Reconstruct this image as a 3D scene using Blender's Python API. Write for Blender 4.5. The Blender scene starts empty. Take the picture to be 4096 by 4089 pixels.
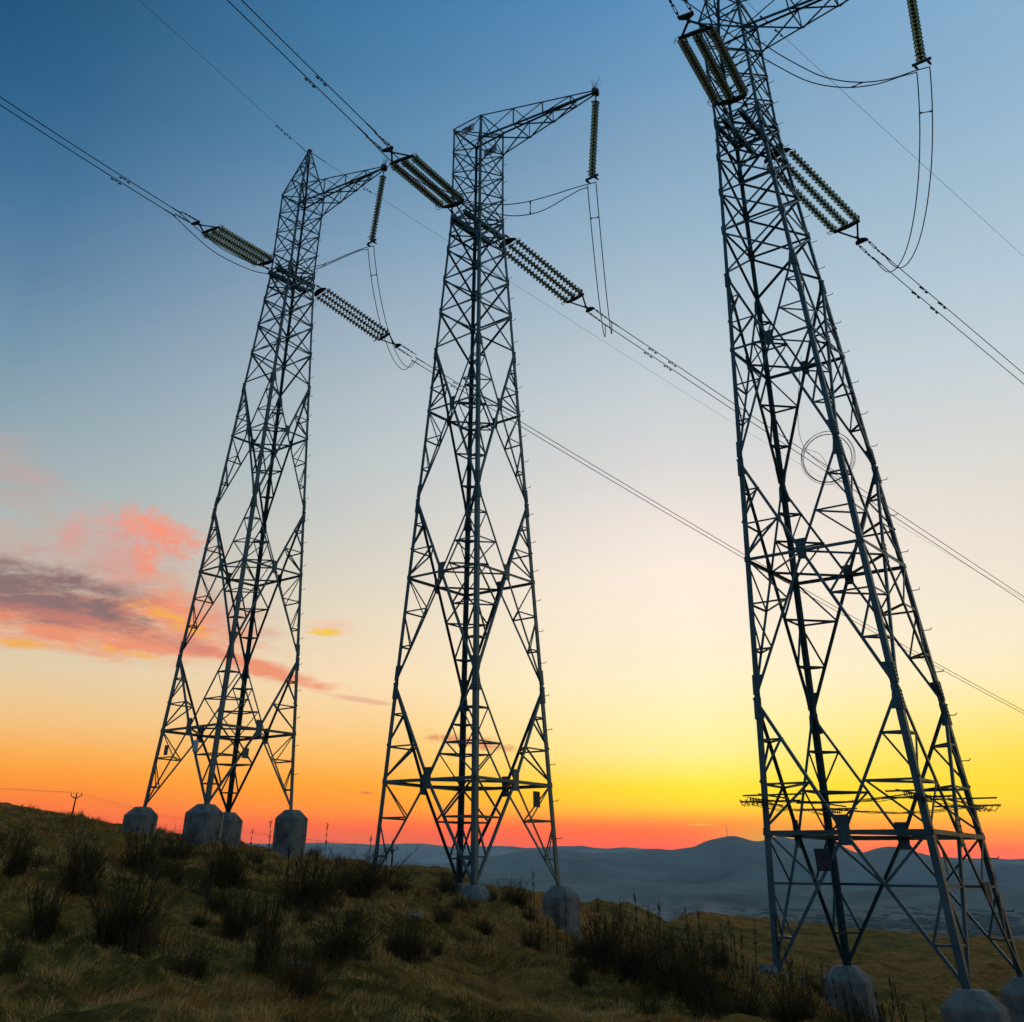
import bpy, bmesh, math, random
import numpy as np
from mathutils import Vector, Matrix
random.seed(7); rng=np.random.RandomState(11)
PI=math.pi
HAZE=.000026; NISH=.003; SUNE=.12; ROLL=1
C=bpy.context.scene.collection
sc=bpy.context.scene
import numpy as np, math
# (azimuth deg, range m, height m), camera at the origin
CP=[(-22.7,75,2.9),(-19.6,72,2.2),(-17,70,1.4),(-13.9,67,1.0),(-11.2,65,.4),(-7.7,60,-.1),(-5,56,-.5),(-3.9,60,-.9),(-20,100,3.4),(-12,100,1.2),(-5,100,-1.2),(.4,65,-.52),(3.4,70,-.91),
(5.6,75,-1.35),(8.6,88,-2.38),(10.2,112,-3.25),(12.1,140,-3.78),(14.4,150,-4.5),(19,150,-5.25),(23.1,150,-5.55),(25.2,150,-5.7),(-35,78,5.4),(40,150,-6.9),
(14,60,-4.5),(19,60,-4.9),(24,60,-5.1),(30,60,-5.4),(12,90,-4.9),(16,100,-5.6),(22,100,-5.8),(30,105,-6.4),
(-20,15,-1.2),(-10,15,-1.42),(1.7,15.8,-1.62),(10,18,-1.95),(20,16,-1.95),(-20,30,.1),(-20,50,1.55),(-15,22,-.6),
(0,.1,-1.6),(-90,15,-.5),(90,15,-3.4),(180,15,-2.2),(-60,20,-.2),(60,30,-5.2),(-45,50,2.6),(-35,330,19),(-22.7,330,14),(-17,330,9.6),(-11.2,330,5.6),(-7.7,330,3.4),(-3.9,330,-.6),(-22,180,6.4),(-12,180,2.4),(-4,180,-1.4),(6,26,-1.5),(10,25,-1.75),(13.5,24,-1.95),(17,22,-2.25),(22,21,-2.65),(10,42,-3.2),(14,40,-4.2),(19,40,-4.4),(-60,78,6),(60,150,-9),(90,60,-8),(-90,60,3),(180,60,-3)]
U=[(.6585,.7526),(.6466,.7628),(.6356,.7720)]
def feet():
    S=1.2; TW=[(-8.0151*S,35.9112*S,1.6065*S,.8525),(-.0124*S,28.8717*S,-.2436*S,.8678),(7.9061*S,21.8822*S,-1.465*S,.8815)]
    G=[dict(L=.95,N=.5,R=.2,F=.75),dict(L=-.25,N=-.8,R=-1.95,F=-.7),dict(L=-1.75,N=-3.35,R=-3.6,F=-3.35)]
    out=[]
    for (x,y,z,a),g in zip(TW,G):
        u=np.array([math.cos(a),math.sin(a)]);v=np.array([math.sin(a),-math.cos(a)])
        for k,(su,sv) in dict(L=(-1,-1),N=(-1,1),R=(1,1),F=(1,-1)).items():
            p=np.array([x,y])+u*su*2.05+v*sv*2.05; out.append((p[0],p[1],g[k]))
    return out
PT=np.array([(r*math.sin(math.radians(a)),r*math.cos(math.radians(a)),z) for a,r,z in CP]+feet())
def KRN(d2): return .5*d2*np.log(d2+1e-9)
NPT=len(PT); D2=((PT[:,None,:2]-PT[None,:,:2])**2).sum(-1)
A=np.zeros((NPT+3,NPT+3)); A[:NPT,:NPT]=KRN(D2)+np.eye(NPT)*0.1; A[:NPT,NPT]=1;A[:NPT,NPT+1:]=PT[:,:2];A[NPT,:NPT]=1;A[NPT+1:,:NPT]=PT[:,:2].T
WT=np.linalg.solve(A,np.r_[PT[:,2],0,0,0])
def tps(x,y):
    d2=(x[...,None]-PT[:,0])**2+(y[...,None]-PT[:,1])**2
    return KRN(d2)@WT[:NPT]+WT[NPT]+WT[NPT+1]*x+WT[NPT+2]*y
RZ=np.array([[-180,60],[-90,70],[-50,340],[-3.5,340],[-2,170],[.4,65],[5.6,75],[8.6,88],[10.2,112],[12.1,140],[14.4,150],[60,150],[90,90],[180,60]],float)
def bumps(x,y):
    z=0*x
    rs=np.random.RandomState(4)
    for i in range(60):
        L=rs.choice([1.1,1.9,3.3,6.]); th=rs.rand()*6.28; ph=rs.rand()*6.28
        z=z+ .008*L**.8*np.sin((x*np.cos(th)+y*np.sin(th))*6.28/L+ph)
    return z
def height(x,y):
    x=np.asarray(x,float);y=np.asarray(y,float)
    r=np.hypot(x,y); az=np.degrees(np.arctan2(x,y)); rr=np.interp(az,RZ[:,0],RZ[:,1])
    rc=np.minimum(r,rr); k=rc/np.maximum(r,1e-6)
    z=tps(x*k,y*k)+bumps(x*k,y*k)*np.clip(r/8,0,1)
    e=np.maximum(r-rr,0); drop=np.where(e<60,.0035*e*e,.0035*3600+.42*(e-60))
    zz=z-drop
    s=30.; return -230+s*np.logaddexp(0,(zz+230)/s)

def gz(x,y): return float(height(np.array([x]),np.array([y]))[0])

# ------------------------------------------------------------------ helpers
class MB:
    """collects verts and faces for ONE mesh object"""
    def __init__(s): s.v=[]; s.f=[]; s.m=[]
    def add(s,vs,fs,mi=0):
        b=len(s.v); s.v+= [tuple(p) for p in vs]; s.f+= [tuple(b+i for i in f) for f in fs]; s.m+=[mi]*len(fs)
    def prism(s,prof,p1,p2,e1,e2,mi=0):
        n=len(prof); vs=[Vector(p1)+e1*a+e2*b for a,b in prof]+[Vector(p2)+e1*a+e2*b for a,b in prof]
        fs=[(i,(i+1)%n,n+(i+1)%n,n+i) for i in range(n)]
        fs+= [tuple(range(n-1,-1,-1)),tuple(range(n,2*n))]
        s.add(vs,fs,mi)
    def angle(s,p1,p2,w,t,d1,d2,mi=0):
        """steel L section, corner on the line p1-p2, flanges towards d1 and d2"""
        a=(Vector(p2)-Vector(p1)).normalized()
        e1=Vector(d1)-a*a.dot(Vector(d1)); e1.normalize()
        e2=Vector(d2)-a*a.dot(Vector(d2)); e2=e2-e1*e1.dot(e2); e2.normalize()
        s.prism([(0,0),(w,0),(w,t),(t,t),(t,w),(0,w)],p1,p2,e1,e2,mi)
    def bar(s,p1,p2,w,h,up=(0,0,1),mi=0):
        a=(Vector(p2)-Vector(p1)).normalized(); u=Vector(up)
        if abs(a.dot(u))>.98: u=Vector((1,0,0))
        e1=a.cross(u).normalized(); e2=e1.cross(a)
        s.prism([(-w/2,-h/2),(w/2,-h/2),(w/2,h/2),(-w/2,h/2)],p1,p2,e1,e2,mi)
    def tube(s,pts,r,n=6,mi=0,cap=True):
        pts=[Vector(p) for p in pts]; rs=r if hasattr(r,'__len__') else [r]*len(pts)
        vs=[]; pe=None
        for i,p in enumerate(pts):
            a=(pts[min(i+1,len(pts)-1)]-pts[max(i-1,0)]).normalized()
            if pe is None:
                u=Vector((0,0,1)) if abs(a.z)<.9 else Vector((1,0,0)); e1=a.cross(u).normalized()
            else: e1=(pe-a*a.dot(pe)).normalized()
            pe=e1; e2=a.cross(e1)
            vs+=[p+(e1*math.cos(2*PI*k/n)+e2*math.sin(2*PI*k/n))*rs[i] for k in range(n)]
        fs=[(i*n+k,i*n+(k+1)%n,(i+1)*n+(k+1)%n,(i+1)*n+k) for i in range(len(pts)-1) for k in range(n)]
        if cap: fs+=[tuple(range(n-1,-1,-1)),tuple(range((len(pts)-1)*n,len(pts)*n))]
        s.add(vs,fs,mi)
    def lathe(s,prof,p,axis,n=14,mi=0):
        a=Vector(axis).normalized(); u=Vector((0,0,1)) if abs(a.z)<.9 else Vector((1,0,0)); e1=a.cross(u).normalized(); e2=a.cross(e1)
        vs=[Vector(p)+a*z+(e1*math.cos(2*PI*k/n)+e2*math.sin(2*PI*k/n))*r for r,z in prof for k in range(n)]
        fs=[(i*n+k,i*n+(k+1)%n,(i+1)*n+(k+1)%n,(i+1)*n+k) for i in range(len(prof)-1) for k in range(n)]
        s.add(vs,fs,mi)
    def plate(s,poly,nrm,t,mi=0):
        nrm=Vector(nrm).normalized()*t; n=len(poly)
        vs=[Vector(p)-nrm/2 for p in poly]+[Vector(p)+nrm/2 for p in poly]
        s.add(vs,[tuple(range(n-1,-1,-1)),tuple(range(n,2*n))]+[(i,(i+1)%n,n+(i+1)%n,n+i) for i in range(n)],mi)
    def data(s,name,mats,smooth=False):
        me=bpy.data.meshes.new(name); me.from_pydata(s.v,[],s.f)
        for m in (mats if isinstance(mats,(list,tuple)) else [mats]): me.materials.append(m)
        me.polygons.foreach_set('material_index',s.m)
        if smooth: me.polygons.foreach_set('use_smooth',[True]*len(s.f))
        me.update(); return me
def link(name,me,parent=None,loc=(0,0,0),rot=(0,0,0)):
    o=bpy.data.objects.new(name,me); C.objects.link(o); o.location=loc; o.rotation_euler=rot
    if parent: o.parent=parent
    return o
def tag(o,label=None,cat=None,group=None,kind=None):
    if label: o['label']=label
    if cat: o['category']=cat
    if group: o['group']=group
    if kind: o['kind']=kind
    return o
def empty(name,loc,rz,label,cat,group=None):
    return tag(link(name,None,None,loc,(0,0,rz)),label,cat,group)
def npmesh(name,v,f,mats,smooth=False,mi=None):
    me=bpy.data.meshes.new(name); v=np.asarray(v,np.float32); f=np.asarray(f,np.int32); k=f.shape[1]
    me.vertices.add(len(v)); me.vertices.foreach_set('co',v.ravel())
    me.loops.add(f.size); me.loops.foreach_set('vertex_index',f.ravel())
    me.polygons.add(len(f)); me.polygons.foreach_set('loop_start',np.arange(0,f.size,k,dtype=np.int32))
    me.update(calc_edges=True)
    if smooth: me.polygons.foreach_set('use_smooth',np.ones(len(f),bool))
    for m in mats: me.materials.append(m)
    if mi is not None: me.polygons.foreach_set('material_index',mi)
    me.update(); return me

# ------------------------------------------------------------------ materials
def mat(name):
    m=bpy.data.materials.new(name); m.use_nodes=True; nt=m.node_tree
    return m,nt,nt.nodes['Principled BSDF']
def nz(nt,scale,detail=5,rough=.6,coord='Object',dist=0):
    tc=nt.nodes.new('ShaderNodeTexCoord'); n=nt.nodes.new('ShaderNodeTexNoise'); n.inputs['Scale'].default_value=scale
    n.inputs['Detail'].default_value=detail; n.inputs['Roughness'].default_value=rough; n.inputs['Distortion'].default_value=dist
    nt.links.new(tc.outputs[coord],n.inputs['Vector']); return n
def ramp(nt,fac,stops,interp='LINEAR'):
    r=nt.nodes.new('ShaderNodeValToRGB'); r.color_ramp.interpolation=interp; e=r.color_ramp.elements
    while len(e)>1: e.remove(e[-1])
    e[0].position=stops[0][0]; e[0].color=(*stops[0][1],1)
    for p,c in stops[1:]:
        x=e.new(p); x.color=(*c,1)
    nt.links.new(fac,r.inputs['Fac']); return r
def bump(nt,b,src,strength,dist=.02):
    n=nt.nodes.new('ShaderNodeBump'); n.inputs['Strength'].default_value=strength; n.inputs['Distance'].default_value=dist
    nt.links.new(src,n.inputs['Height']); nt.links.new(n.outputs['Normal'],b.inputs['Normal'])
def simple(name,stops,scale,rough=.7,metal=0,coord='Object',bmp=0,detail=5,spec=.5):
    m,nt,b=mat(name); n=nz(nt,scale,detail,coord=coord); r=ramp(nt,n.outputs['Fac'],stops)
    nt.links.new(r.outputs['Color'],b.inputs['Base Color']); b.inputs['Roughness'].default_value=rough; b.inputs['Metallic'].default_value=metal
    b.inputs['Specular IOR Level'].default_value=spec
    if bmp: bump(nt,b,n.outputs['Fac'],bmp)
    return m
M={}
M['steel']=simple('galvanised_steel',[(.25,(.030,.066,.068)),(.5,(.054,.106,.108)),(.75,(.095,.16,.158))],1.1,.45,.35,'Object',.05,8)
M['dark']=simple('weathered_fittings',[(.3,(.030,.030,.034)),(.7,(.07,.066,.06))],9,.6,.5)
M['cable']=simple('aluminium_cable',[(.3,(.02,.022,.024)),(.7,(.035,.037,.04))],3,.6,.3)
M['conc']=simple('old_concrete',[(.3,(.075,.072,.055)),(.43,(.15,.145,.115)),(.56,(.22,.21,.17)),(.75,(.29,.28,.235))],2.2,.9,0,'Object',.35,10)
M['plate']=simple('painted_plate',[(.3,(.50,.56,.58)),(.7,(.62,.67,.68))],6,.6)
M['ink']=simple('black_paint',[(.3,(.012,.012,.013)),(.7,(.02,.02,.02))],6,.6)
M['wood']=simple('pole_timber',[(.3,(.03,.025,.02)),(.7,(.06,.05,.04))],6,.9)
M['branch']=simple('broom_stems',[(.3,(.045,.034,.010)),(.5,(.10,.066,.022)),(.72,(.18,.105,.040))],2.5,.9,0,'Object',0,4,.1)
M['stalk']=simple('dry_stalks',[(.3,(.035,.026,.016)),(.7,(.075,.055,.033))],3,.9,0,'Object',0,4,.1)
M['log']=simple('bleached_wood',[(.3,(.16,.15,.12)),(.7,(.30,.28,.23))],8,.9)
M['stone']=simple('rubble_stone',[(.3,(.11,.12,.115)),(.7,(.22,.23,.22))],5,.9,0,'Object',.4)
M['white']=simple('white_wall',[(.3,(.45,.44,.42)),(.7,(.62,.6,.58))],.1,.8)
M['bright']=simple('white_cladding',[(.3,(.85,.85,.84)),(.7,(.9,.9,.9))],.1,.6)
M['roof']=simple('tiled_roof',[(.3,(.16,.09,.07)),(.7,(.3,.16,.12))],.2,.9)
M['wood_far']=simple('far_foliage',[(.3,(.035,.05,.035)),(.7,(.07,.085,.06))],.02,1)
M['mole']=simple('dry_tussock',[(.3,(.16,.11,.05)),(.7,(.36,.25,.12))],9,1,0,'Object',.5)
def glass():
    m,nt,b=mat('toughened_glass'); n=nz(nt,5); r=ramp(nt,n.outputs['Fac'],[(.3,(.26,.33,.22)),(.7,(.60,.52,.27))])
    nt.links.new(r.outputs['Color'],b.inputs['Base Color']); b.inputs['Roughness'].default_value=.12; b.inputs['Transmission Weight'].default_value=.75; b.inputs['IOR'].default_value=1.4
    return m
M['glass']=glass()
def ground_mat():
    m,nt,b=mat('hill_ground'); L=nt.links
    n1=nz(nt,.35,8,.65); n2=nz(nt,2.6,8,.7); n3=nz(nt,17,6,.7); n4=nz(nt,.045,5,.6)
    r1=ramp(nt,n1.outputs['Fac'],[(.3,(.095,.056,.011)),(.45,(.19,.098,.020)),(.58,(.33,.155,.040)),(.72,(.24,.095,.030))])
    r2=ramp(nt,n2.outputs['Fac'],[(.28,(.35,.35,.35)),(.5,(.95,.95,.95)),(.72,(1.5,1.4,1.2))])
    r3=ramp(nt,n3.outputs['Fac'],[(.3,(.45,.45,.45)),(.6,(1.15,1.15,1.15))])
    r4=ramp(nt,n4.outputs['Fac'],[(.35,(.75,1.0,.7)),(.62,(1.35,1.1,.95))])
    def mul(a,c):
        x=nt.nodes.new('ShaderNodeMix'); x.data_type='RGBA'; x.blend_type='MULTIPLY'; x.inputs['Factor'].default_value=1
        L.new(a,x.inputs['A']); L.new(c,x.inputs['B']); return x.outputs['Result']
    near=mul(mul(mul(r1.outputs['Color'],r2.outputs['Color']),r3.outputs['Color']),r4.outputs['Color'])
    # valley fields
    tc=nt.nodes.new('ShaderNodeTexCoord'); mp=nt.nodes.new('ShaderNodeMapping'); mp.inputs['Rotation'].default_value=(0,0,.5); mp.inputs['Scale'].default_value=(1/260,1/900,1)
    vo=nt.nodes.new('ShaderNodeTexVoronoi'); vo.inputs['Scale'].default_value=1; vo.voronoi_dimensions='2D'
    L.new(tc.outputs['Object'],mp.inputs['Vector']); L.new(mp.outputs['Vector'],vo.inputs['Vector'])
    rf=ramp(nt,vo.outputs['Color'],[(.15,(.085,.09,.055)),(.38,(.15,.12,.09)),(.6,(.085,.10,.05)),(.85,(.20,.155,.12))])
    nf=nz(nt,.004,6); rn=ramp(nt,nf.outputs['Fac'],[(.35,(.6,.6,.6)),(.65,(1.3,1.3,1.3))])
    far=mul(rf.outputs['Color'],rn.outputs['Color'])
    sx=nt.nodes.new('ShaderNodeSeparateXYZ'); L.new(tc.outputs['Object'],sx.inputs[0])
    mr=nt.nodes.new('ShaderNodeMapRange'); mr.inputs['From Min'].default_value=-150; mr.inputs['From Max'].default_value=-190
    L.new(sx.outputs['Z'],mr.inputs['Value'])
    mx=nt.nodes.new('ShaderNodeMix'); mx.data_type='RGBA'; L.new(mr.outputs['Result'],mx.inputs['Factor']); L.new(near,mx.inputs['A']); L.new(far,mx.inputs['B'])
    L.new(mx.outputs['Result'],b.inputs['Base Color']); b.inputs['Roughness'].default_value=1; b.inputs['Specular IOR Level'].default_value=.05
    bump(nt,b,n3.outputs['Fac'],.8,.06)
    return m
M['ground']=ground_mat()
def grass_mat():
    m,nt,b=mat('dry_grass'); L=nt.links
    g=nt.nodes.new('ShaderNodeNewGeometry'); n=nz(nt,.5,5,.6); a=nt.nodes.new('ShaderNodeMath'); a.operation='MULTIPLY_ADD'
    at=nt.nodes.new('ShaderNodeAttribute'); at.attribute_name='tint'
    L.new(at.outputs['Fac'],a.inputs[0]); a.inputs[1].default_value=.42; 
    a2=nt.nodes.new('ShaderNodeMath'); a2.operation='SUBTRACT'; L.new(n.outputs['Fac'],a2.inputs[0]); a2.inputs[1].default_value=.21
    L.new(a2.outputs[0],a.inputs[2])
    r=ramp(nt,a.outputs[0],[(.26,(.11,.072,.010)),(.36,(.26,.160,.022)),(.46,(.50,.275,.055)),(.56,(.90,.48,.14)),(.65,(.70,.31,.09)),(.76,(.36,.135,.042))])
    L.new(r.outputs['Color'],b.inputs['Base Color']); b.inputs['Roughness'].default_value=.9; b.inputs['Specular IOR Level'].default_value=.1
    return m
M['grass']=grass_mat()

# ------------------------------------------------------------------ ground sheet
azs=np.concatenate([np.linspace(-180,-42,70,endpoint=False),np.linspace(-42,44,720,endpoint=False),np.linspace(44,180,70,endpoint=False)])
rs=np.concatenate([[.0],np.geomspace(1,11,12,endpoint=False),np.geomspace(11,90,420,endpoint=False),np.geomspace(90,420,150,endpoint=False),np.geomspace(420,60000,90)])
A_,R_=np.meshgrid(np.radians(azs),rs); X_=R_*np.sin(A_); Y_=R_*np.cos(A_)
Z_=np.concatenate([height(X_[i:i+40],Y_[i:i+40]) for i in range(0,len(rs),40)])
def vnoise(x,y,seed,sizes,amps):
    q=np.random.RandomState(seed); z=0*x
    for L_,a in zip(sizes,amps):
        for k in range(5):
            t=q.rand()*6.28; z=z+a*np.sin((x*np.cos(t)+y*np.sin(t))*6.28/(L_*(.7+.6*q.rand()))+q.rand()*6.28)/2.2
    return z
hm=np.clip((R_-7)/5,0,1)*np.clip((110-R_)/60,0,1)
Z_=Z_+hm*vnoise(X_,Y_,3,[.34,.55,.9],[.012,.022,.03])
na=len(azs); nr=len(rs)
idx=np.arange(nr*na).reshape(nr,na); a0=idx[:-1]; a1=idx[1:]; b0=np.roll(a0,-1,1); b1=np.roll(a1,-1,1)
F=np.stack([a0,b0,b1,a1],-1).reshape(-1,4)
g=link('ground',npmesh('ground',np.stack([X_,Y_,Z_],-1).reshape(-1,3),F,[M['ground']],True)); tag(g,kind='structure')

# ------------------------------------------------------------------ mountains
def ridge(name,tab,R0,depth,base,seed,col,rough_amp):
    az=np.linspace(tab[0][0],tab[-1][0],700); el=np.interp(az,[t[0] for t in tab],[t[1] for t in tab])
    k=np.ones(9)/9; el=np.convolve(np.pad(el,4,mode='edge'),k,'valid')
    crest=el*R0
    t=np.linspace(-1,.6,30); q=np.random.RandomState(seed)
    Az,T=np.meshgrid(az,t); H=np.interp(Az,az,crest)
    rr=R0+T*depth; x=rr*np.sin(np.radians(Az)); y=rr*np.cos(np.radians(Az))
    fall=np.where(T<0,(1+T)**1.25,(1-T/.6))
    z=base+(H-base)*fall
    nn=vnoise(x,y,seed,[4200,2300,1100,520],[1,.6,.35,.18])
    z=z+nn*rough_amp*np.clip(-T*1.1,0,1)*np.clip((T+1)*3,0,1)+ vnoise(x,y,seed+1,[900,450],[.5,.3])*rough_amp*.12
    n=len(az); idx=np.arange(z.size).reshape(z.shape)
    f=np.stack([idx[:-1,:-1],idx[:-1,1:],idx[1:,1:],idx[1:,:-1]],-1).reshape(-1,4)
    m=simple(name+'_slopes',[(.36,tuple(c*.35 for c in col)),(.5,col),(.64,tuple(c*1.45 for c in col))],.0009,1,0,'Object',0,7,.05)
    o=link(name,npmesh(name,np.stack([x,y,z],-1).reshape(-1,3),f,[m],True)); tag(o,kind='structure'); return o
ridge('far_mountains',[(-40,.016),(-22,.017),(-12,.0185),(-9,.0190),(-7.9,.0205),(-7,.0200),(-5.9,.0205),(-5.2,.0192),(-4,.0200),(-2.8,.0215),(-1.6,.0198),(-.2,.0192),(1,.0203),(2.2,.0200),(3.2,.0190),(4.4,.0208),(5.4,.0212),(6.6,.0195),(7.9,.0203),(9,.0198),(12,.018),(20,.016),(40,.013)],28000,7500,-232,5,(.26,.25,.22),110)  # pale slope colour has distance haze painted in, on top of the haze volume
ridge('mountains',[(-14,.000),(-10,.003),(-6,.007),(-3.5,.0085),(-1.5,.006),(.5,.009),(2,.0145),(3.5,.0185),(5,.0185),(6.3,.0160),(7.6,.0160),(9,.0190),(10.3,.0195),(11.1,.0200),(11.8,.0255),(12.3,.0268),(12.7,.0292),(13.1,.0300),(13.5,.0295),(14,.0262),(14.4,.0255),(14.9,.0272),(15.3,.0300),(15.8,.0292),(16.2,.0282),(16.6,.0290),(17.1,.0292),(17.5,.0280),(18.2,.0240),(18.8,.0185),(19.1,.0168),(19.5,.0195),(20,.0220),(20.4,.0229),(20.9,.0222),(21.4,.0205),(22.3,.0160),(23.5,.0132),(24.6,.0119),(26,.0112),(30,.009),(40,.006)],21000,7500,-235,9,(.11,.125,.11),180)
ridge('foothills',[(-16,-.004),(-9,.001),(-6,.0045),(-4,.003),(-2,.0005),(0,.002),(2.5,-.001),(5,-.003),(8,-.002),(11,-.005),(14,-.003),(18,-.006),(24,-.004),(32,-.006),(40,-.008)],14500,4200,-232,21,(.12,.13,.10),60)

# ------------------------------------------------------------------ towers
S=1.2
TW=[(-8.0151*S,35.9112*S,1.6065*S,.8525),(-.0124*S,28.8717*S,-.2436*S,.8678),(7.9061*S,21.8822*S,-1.465*S,.8815)]
LV=dict(foot=0.,G=2.66,E=5.48,D=8.85,C=11.63,B=15.09,A=17.79,W=24.,T=29.10)
WB,WW,WT_=2.014,.816,.831
def hw(h): return WB+(WW-WB)*h/24. if h<=24 else WW+(WT_-WW)*(h-24)/5.1
CR=[(-1,-1),(-1,1),(1,1),(1,-1)]          # L N R F  (u, v signs)
def P(u,v,h): return Vector((u,-v,h))     # tower local: x = along the line, y = -v
def leg(c,h): return P(c[0]*hw(h),c[1]*hw(h),h)
FACES=[(0,1),(1,2),(2,3),(3,0)]
def nrm(i):
    a,b=CR[FACES[i][0]],CR[FACES[i][1]]; return Vector(((a[0]+b[0])/2,-(a[1]+b[1])/2,0))
def mid(i,h): a,b=FACES[i]; return (leg(CR[a],h)+leg(CR[b],h))/2
def brace(mb,p1,p2,i,w=.07,flip=False,off=0.):
    n=nrm(i); d=(p2-p1).normalized(); side=d.cross(n)*( -1 if flip else 1)
    mb.angle(p1+n*off,p2+n*off,w,.010,side,-n)
STRUCT={}
def section_leg(ci):
    c=CR[ci]; mb=MB(); segs=[(-.6,5.48,.155),(5.48,11.63,.142),(11.63,17.79,.128),(17.79,24.02,.112),(24.02,29.14,.092)]
    d1=Vector((-c[0],0,0)); d2=Vector((0,c[1],0))
    for a,b,w in segs: mb.angle(leg(c,a),leg(c,b),w,.018,d1,d2)
    return mb
def TSUB(hn): return (.26,.63) if hn<1 else (.33,.66)
def tri_zone(mb,i,hn,hm_,up):
    """one face: lattice between leg nodes (height hn) and face middle (height hm_), on both sides"""
    a,b=FACES[i]; m=mid(i,hm_); n=nrm(i)
    for k,ci in enumerate((a,b)):
        top=leg(CR[ci],hn); 
        brace(mb,top,m,i,.070,k==1,.012)
        L=lambda t: leg(CR[ci],hn+(hm_-hn)*t)
        I=lambda t: top+(m-top)*t
        ta,tb=TSUB(hn)
        for t in (ta,tb): brace(mb,L(t),I(t),i,.045,k==1,-.004)
        brace(mb,L(tb),I(ta),i,.045,k==0,.002); brace(mb,L(1.),I(tb),i,.045,k==0,.002)
def tower_data():
    D={}
    for ci in range(4): D['leg',ci]=section_leg(ci).data('leg',M['steel'])
    zones=[('foot','G'),('E','G'),('E','D'),('C','D'),('C','B'),('A','B')]
    for i in range(4):
        for z,(nn,mm) in enumerate(zones):
            mb=MB(); tri_zone(mb,i,LV[nn],LV[mm],LV[nn]>LV[mm]); D['lattice_panel',i,z]=mb.data('lattice_panel',M['steel'])
        # X panels
        hs=[17.79,19.45,21.0,22.5,24.0]
        mb=MB(); a,b=FACES[i]
        for h0,h1 in zip(hs,hs[1:]):
            brace(mb,leg(CR[a],h0+.05),leg(CR[b],h1-.05),i,.066,False,.012); brace(mb,leg(CR[b],h0+.05),leg(CR[a],h1-.05),i,.066,True,-.012)
            if h1<24: brace(mb,leg(CR[a],h1),leg(CR[b],h1),i,.055,False,.026)
        D['lattice_panel',i,10]=mb.data('lattice_panel',M['steel'])
        hs=[24.0,25.3,26.55,27.8,29.1]; mb=MB()
        for h0,h1 in zip(hs,hs[1:]):
            brace(mb,leg(CR[a],h0+.04),leg(CR[b],h1-.04),i,.050,False,.012); brace(mb,leg(CR[b],h0+.04),leg(CR[a],h1-.04),i,.050,True,-.012)
            if h1<29: brace(mb,leg(CR[a],h1),leg(CR[b],h1),i,.045,False,.026)
        D['lattice_panel',i,11]=mb.data('lattice_panel',M['steel'])
    # horizontal rings with plan bracing
    for h,w in ((LV['G'],.09),(LV['D'],.08),(LV['B'],.075)):
        mb=MB()
        for i,(a,b) in enumerate(FACES):
            mb.angle(leg(CR[a],h)+nrm(i)*.03,leg(CR[b],h)+nrm(i)*.03,w,.010,-nrm(i),Vector((0,0,-1)))
            mb.angle(mid(i,h-.02),mid((i+1)%4,h-.02),w*.7,.009,Vector((0,0,-1)),-nrm(i))
        D['ring_beam',h]=mb.data('ring_beam',M['steel'])
    # small tie bars across each leg corner between the inner members
    for z,(nn,mm) in enumerate(zones):
        for t in TSUB(LV[nn]):
            for ci in range(4):
                f1,f2=[i for i in range(4) if ci in FACES[i]]
                top=leg(CR[ci],LV[nn]); p=top+(mid(f1,LV[mm])-top)*t; q=top+(mid(f2,LV[mm])-top)*t
                mb=MB(); mb.angle(p,q,.05,.008,Vector((0,0,-1)),Vector((-CR[ci][0],CR[ci][1],0))); D['tie_bar',z,t,ci]=mb.data('tie_bar',M['steel'])
    # waist and top frames
    for h,w in ((24.0,.09),(24.22,.055),(29.1,.07),(23.3,.07)):
        mb=MB()
        for i,(a,b) in enumerate(FACES): mb.angle(leg(CR[a],h)+nrm(i)*.034,leg(CR[b],h)+nrm(i)*.034,w,.012,-nrm(i),Vector((0,0,-1)))
        mb.angle(leg(CR[0],h-.05),leg(CR[2],h-.05),.07,.01,Vector((0,0,-1)),Vector((1,1,0))); mb.angle(leg(CR[1],h-.09),leg(CR[3],h-.09),.07,.01,Vector((0,0,-1)),Vector((1,-1,0)))
        D['ring_beam',h]=mb.data('ring_beam',M['steel'])
    # anchor beams through the waist
    for sv in (-1,1):
        mb=MB(); v=.38*sv
        mb.bar(P(-1.25,v,23.72),P(1.25,v,23.72),.05,.2); mb.bar(P(-1.25,v-.1*sv,23.72),P(1.25,v-.1*sv,23.72),.05,.2)
        for u in (-.9,-.3,.3,.9): mb.bar(P(u,v-.13*sv,23.72),P(u,v+.03*sv,23.72),.2,.24)
        D['anchor_beam',sv]=mb.data('anchor_beam',M['steel'])
    # gusset plates: face middles
    for h,W_,H_ in ((LV['G'],.26,.58),(LV['D'],.23,.52),(LV['B'],.21,.46)):
        for i,(a,b) in enumerate(FACES):
            c=mid(i,h); n=nrm(i); t=(leg(CR[b],h)-leg(CR[a],h)).normalized(); up=Vector((0,0,1)); o=c+n*.028
            poly=[o+t*(-W_*.62)+up*H_*.5,o+t*(-W_*.5)+up*H_*-.5,o+t*W_*.5+up*H_*-.5,o+t*W_*.62+up*H_*.5]
            mb=MB(); mb.plate(poly,n,.014)
            for k in range(5):
                for sx in (-.3,.3): mb.lathe([(0,.03),(.018,.03),(.018,0)],o+t*W_*sx*1.2+up*H_*(-.4+.2*k),n,6)
            D['gusset_plate',h,i]=mb.data('gusset_plate',M['steel'])
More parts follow.
